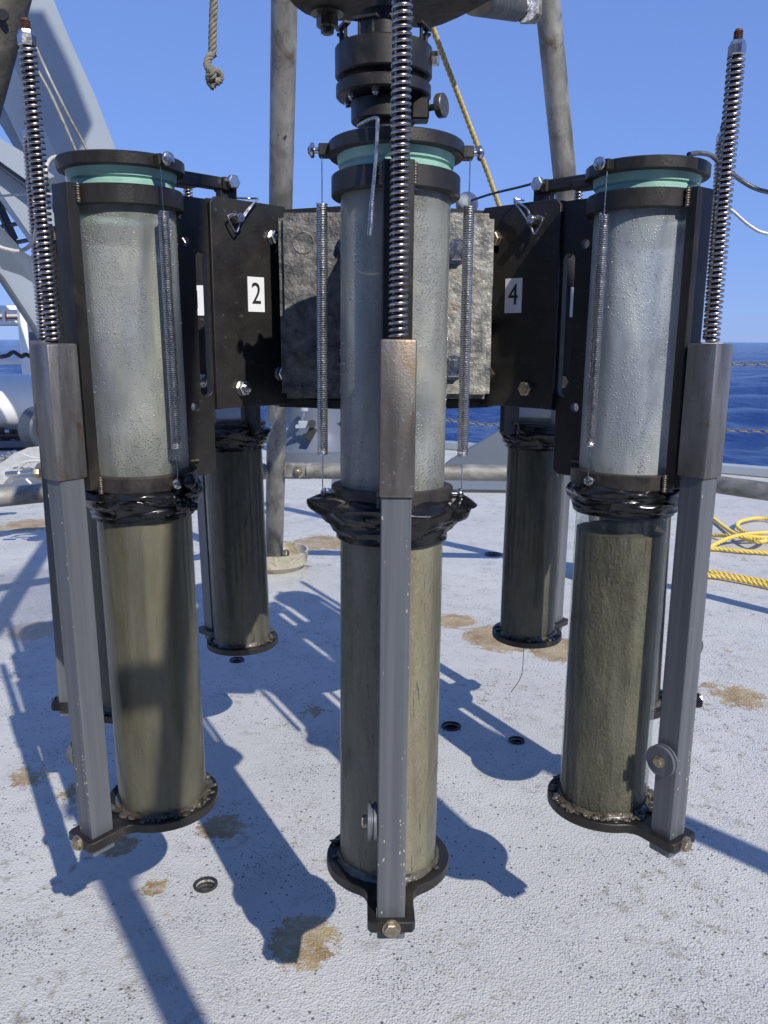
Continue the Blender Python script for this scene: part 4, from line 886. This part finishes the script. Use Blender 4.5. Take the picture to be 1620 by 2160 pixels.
# winch base behind
wb = empty('winch_base', G(668, 955, 0)); bpy.context.view_layer.update(); tag(wb, 'grey conical winch pedestal with hydraulic ram between the legs', 'winch')
c_ = W(672, 900, 5.5); mb = MB(); mb.lathe([(.31, .05), (.31, .07), (.285, .075), (.23, .14), (.205, .2), (.2, .5), (0, .5)], 56, Matrix.Translation((c_.x, c_.y, -.01))); para(mb.build('pedestal', M['ship_mid']), wb)
mb = MB(); mb.lathe([(0, 0), (.325, 0), (.325, .06), (.31, .06)], 56, Matrix.Translation((c_.x, c_.y, 0))); para(mb.build('flange', M['ship_mid']), wb)
mb = MB(); a_, b_ = W(642, 845, 5.2), W(642, 868, 5.2); mb.cyl(a_, b_, .026, n=24, bev=.004); para(mb.build('ram_cylinder', M['ship']), wb)
mb = MB(); mb.cyl(W(641, 867, 5.2), W(640, 890, 5.2), .0075, n=16); para(mb.build('ram_rod', M['stain']), wb)
mb = MB(); mb.box(W(639, 896, 5.2), (.06, .03, .05), None, .006); mb.box(W(628, 900, 5.2), (.03, .03, .025), None, .005); para(mb.build('ram_clevis', M['ship']), wb)
mb = MB(); mb.box(W(655, 915, 5.18), (.05, .02, .09), Matrix.Rotation(.5, 4, 'Y'), .006); mb.cyl(W(658, 894, 5.2), W(658, 894, 5.15), .025, n=20); para(mb.build('pawl', M['rubber']), wb)
# gusset plate on the deck edge at centre right
gs = poly('gusset_plate', [(930, 990), (948, 973), (1060, 905), (1135, 862), (1150, 862), (1150, 992), (930, 992)], 4.9, (0, .05, 0), M['ship_mid']); tag(gs, 'triangular blue-grey gusset plate at the deck edge right of centre', 'gusset plate')
mb = MB(); a_ = G(700, 1034); b_ = G(1190, 1040); mb.sweep([a_ + Vector((0, 0, .02)), b_ + Vector((0, 0, .02))], .04, 4); tag(mb.build('deck_coaming', M['ship_mid'], smooth=False), 'low blue-grey coaming bar across the deck below the gusset plate', 'coaming')
# chains along the deck edge
def chain(a, b, sag, lab, pitch=.034):
    a = Vector(a); b = Vector(b); n = int((b - a).length / pitch); root = empty('guard_chain', a); tag(root, lab, 'chain', 'guard chains along the deck edge')
    mb = MB(); pts = []
    for i in range(17):
        q = 2 * math.pi * i / 16; pts.append((.021 * math.cos(q) * (1 if abs(math.cos(q)) < .9 else 1), .011 * math.sin(q), 0))
    mb.sweep(pts, .0038, 6, False); lk = mb.mesh('chain_link', M['galv'], 80)
    for i in range(n):
        t = (i + .5) / n; p = a.lerp(b, t) - Vector((0, 0, sag * 4 * t * (1 - t))); d = ((b - a).normalized() - Vector((0, 0, sag * 4 * (1 - 2 * t) / (b - a).length))).normalized()
        o = link('chain_link', lk, root); o.matrix_local = Matrix.Translation(p - a) @ d.to_track_quat('X', 'Z').to_matrix().to_4x4() @ Matrix.Rotation(math.pi / 2 * (i % 2) + .3, 4, 'X')
def edgept(s_, z): q = EA + ed * s_; return Vector((q.x, q.y - .1, z))
chain(edgept(-.6, H - .50), edgept(1.5, H - .55), .035, 'galvanised guard chain crossing in front of the sea right of the middle corer')
chain(edgept(1.5, H - .50), edgept(3.3, H - .38), .03, 'lower guard chain at the far right against the water')
chain(edgept(1.5, H - .12), edgept(3.3, H - .03), .03, 'upper guard chain at the far right just below the horizon')
for s_ in (1.5, 3.3, -.6):
    mb = MB(); q = edgept(s_, 0); mb.cyl(q, q + Vector((0, 0, 1.0)), .02, n=16); o = tag(mb.build('chain_post', M['ship']), {1.5: 'grey stanchion hidden behind the right front corer', 3.3: 'grey stanchion right of the picture at the deck edge', -.6: 'grey stanchion behind the middle corer'}[s_], 'post', 'stanchions of the guard chains')
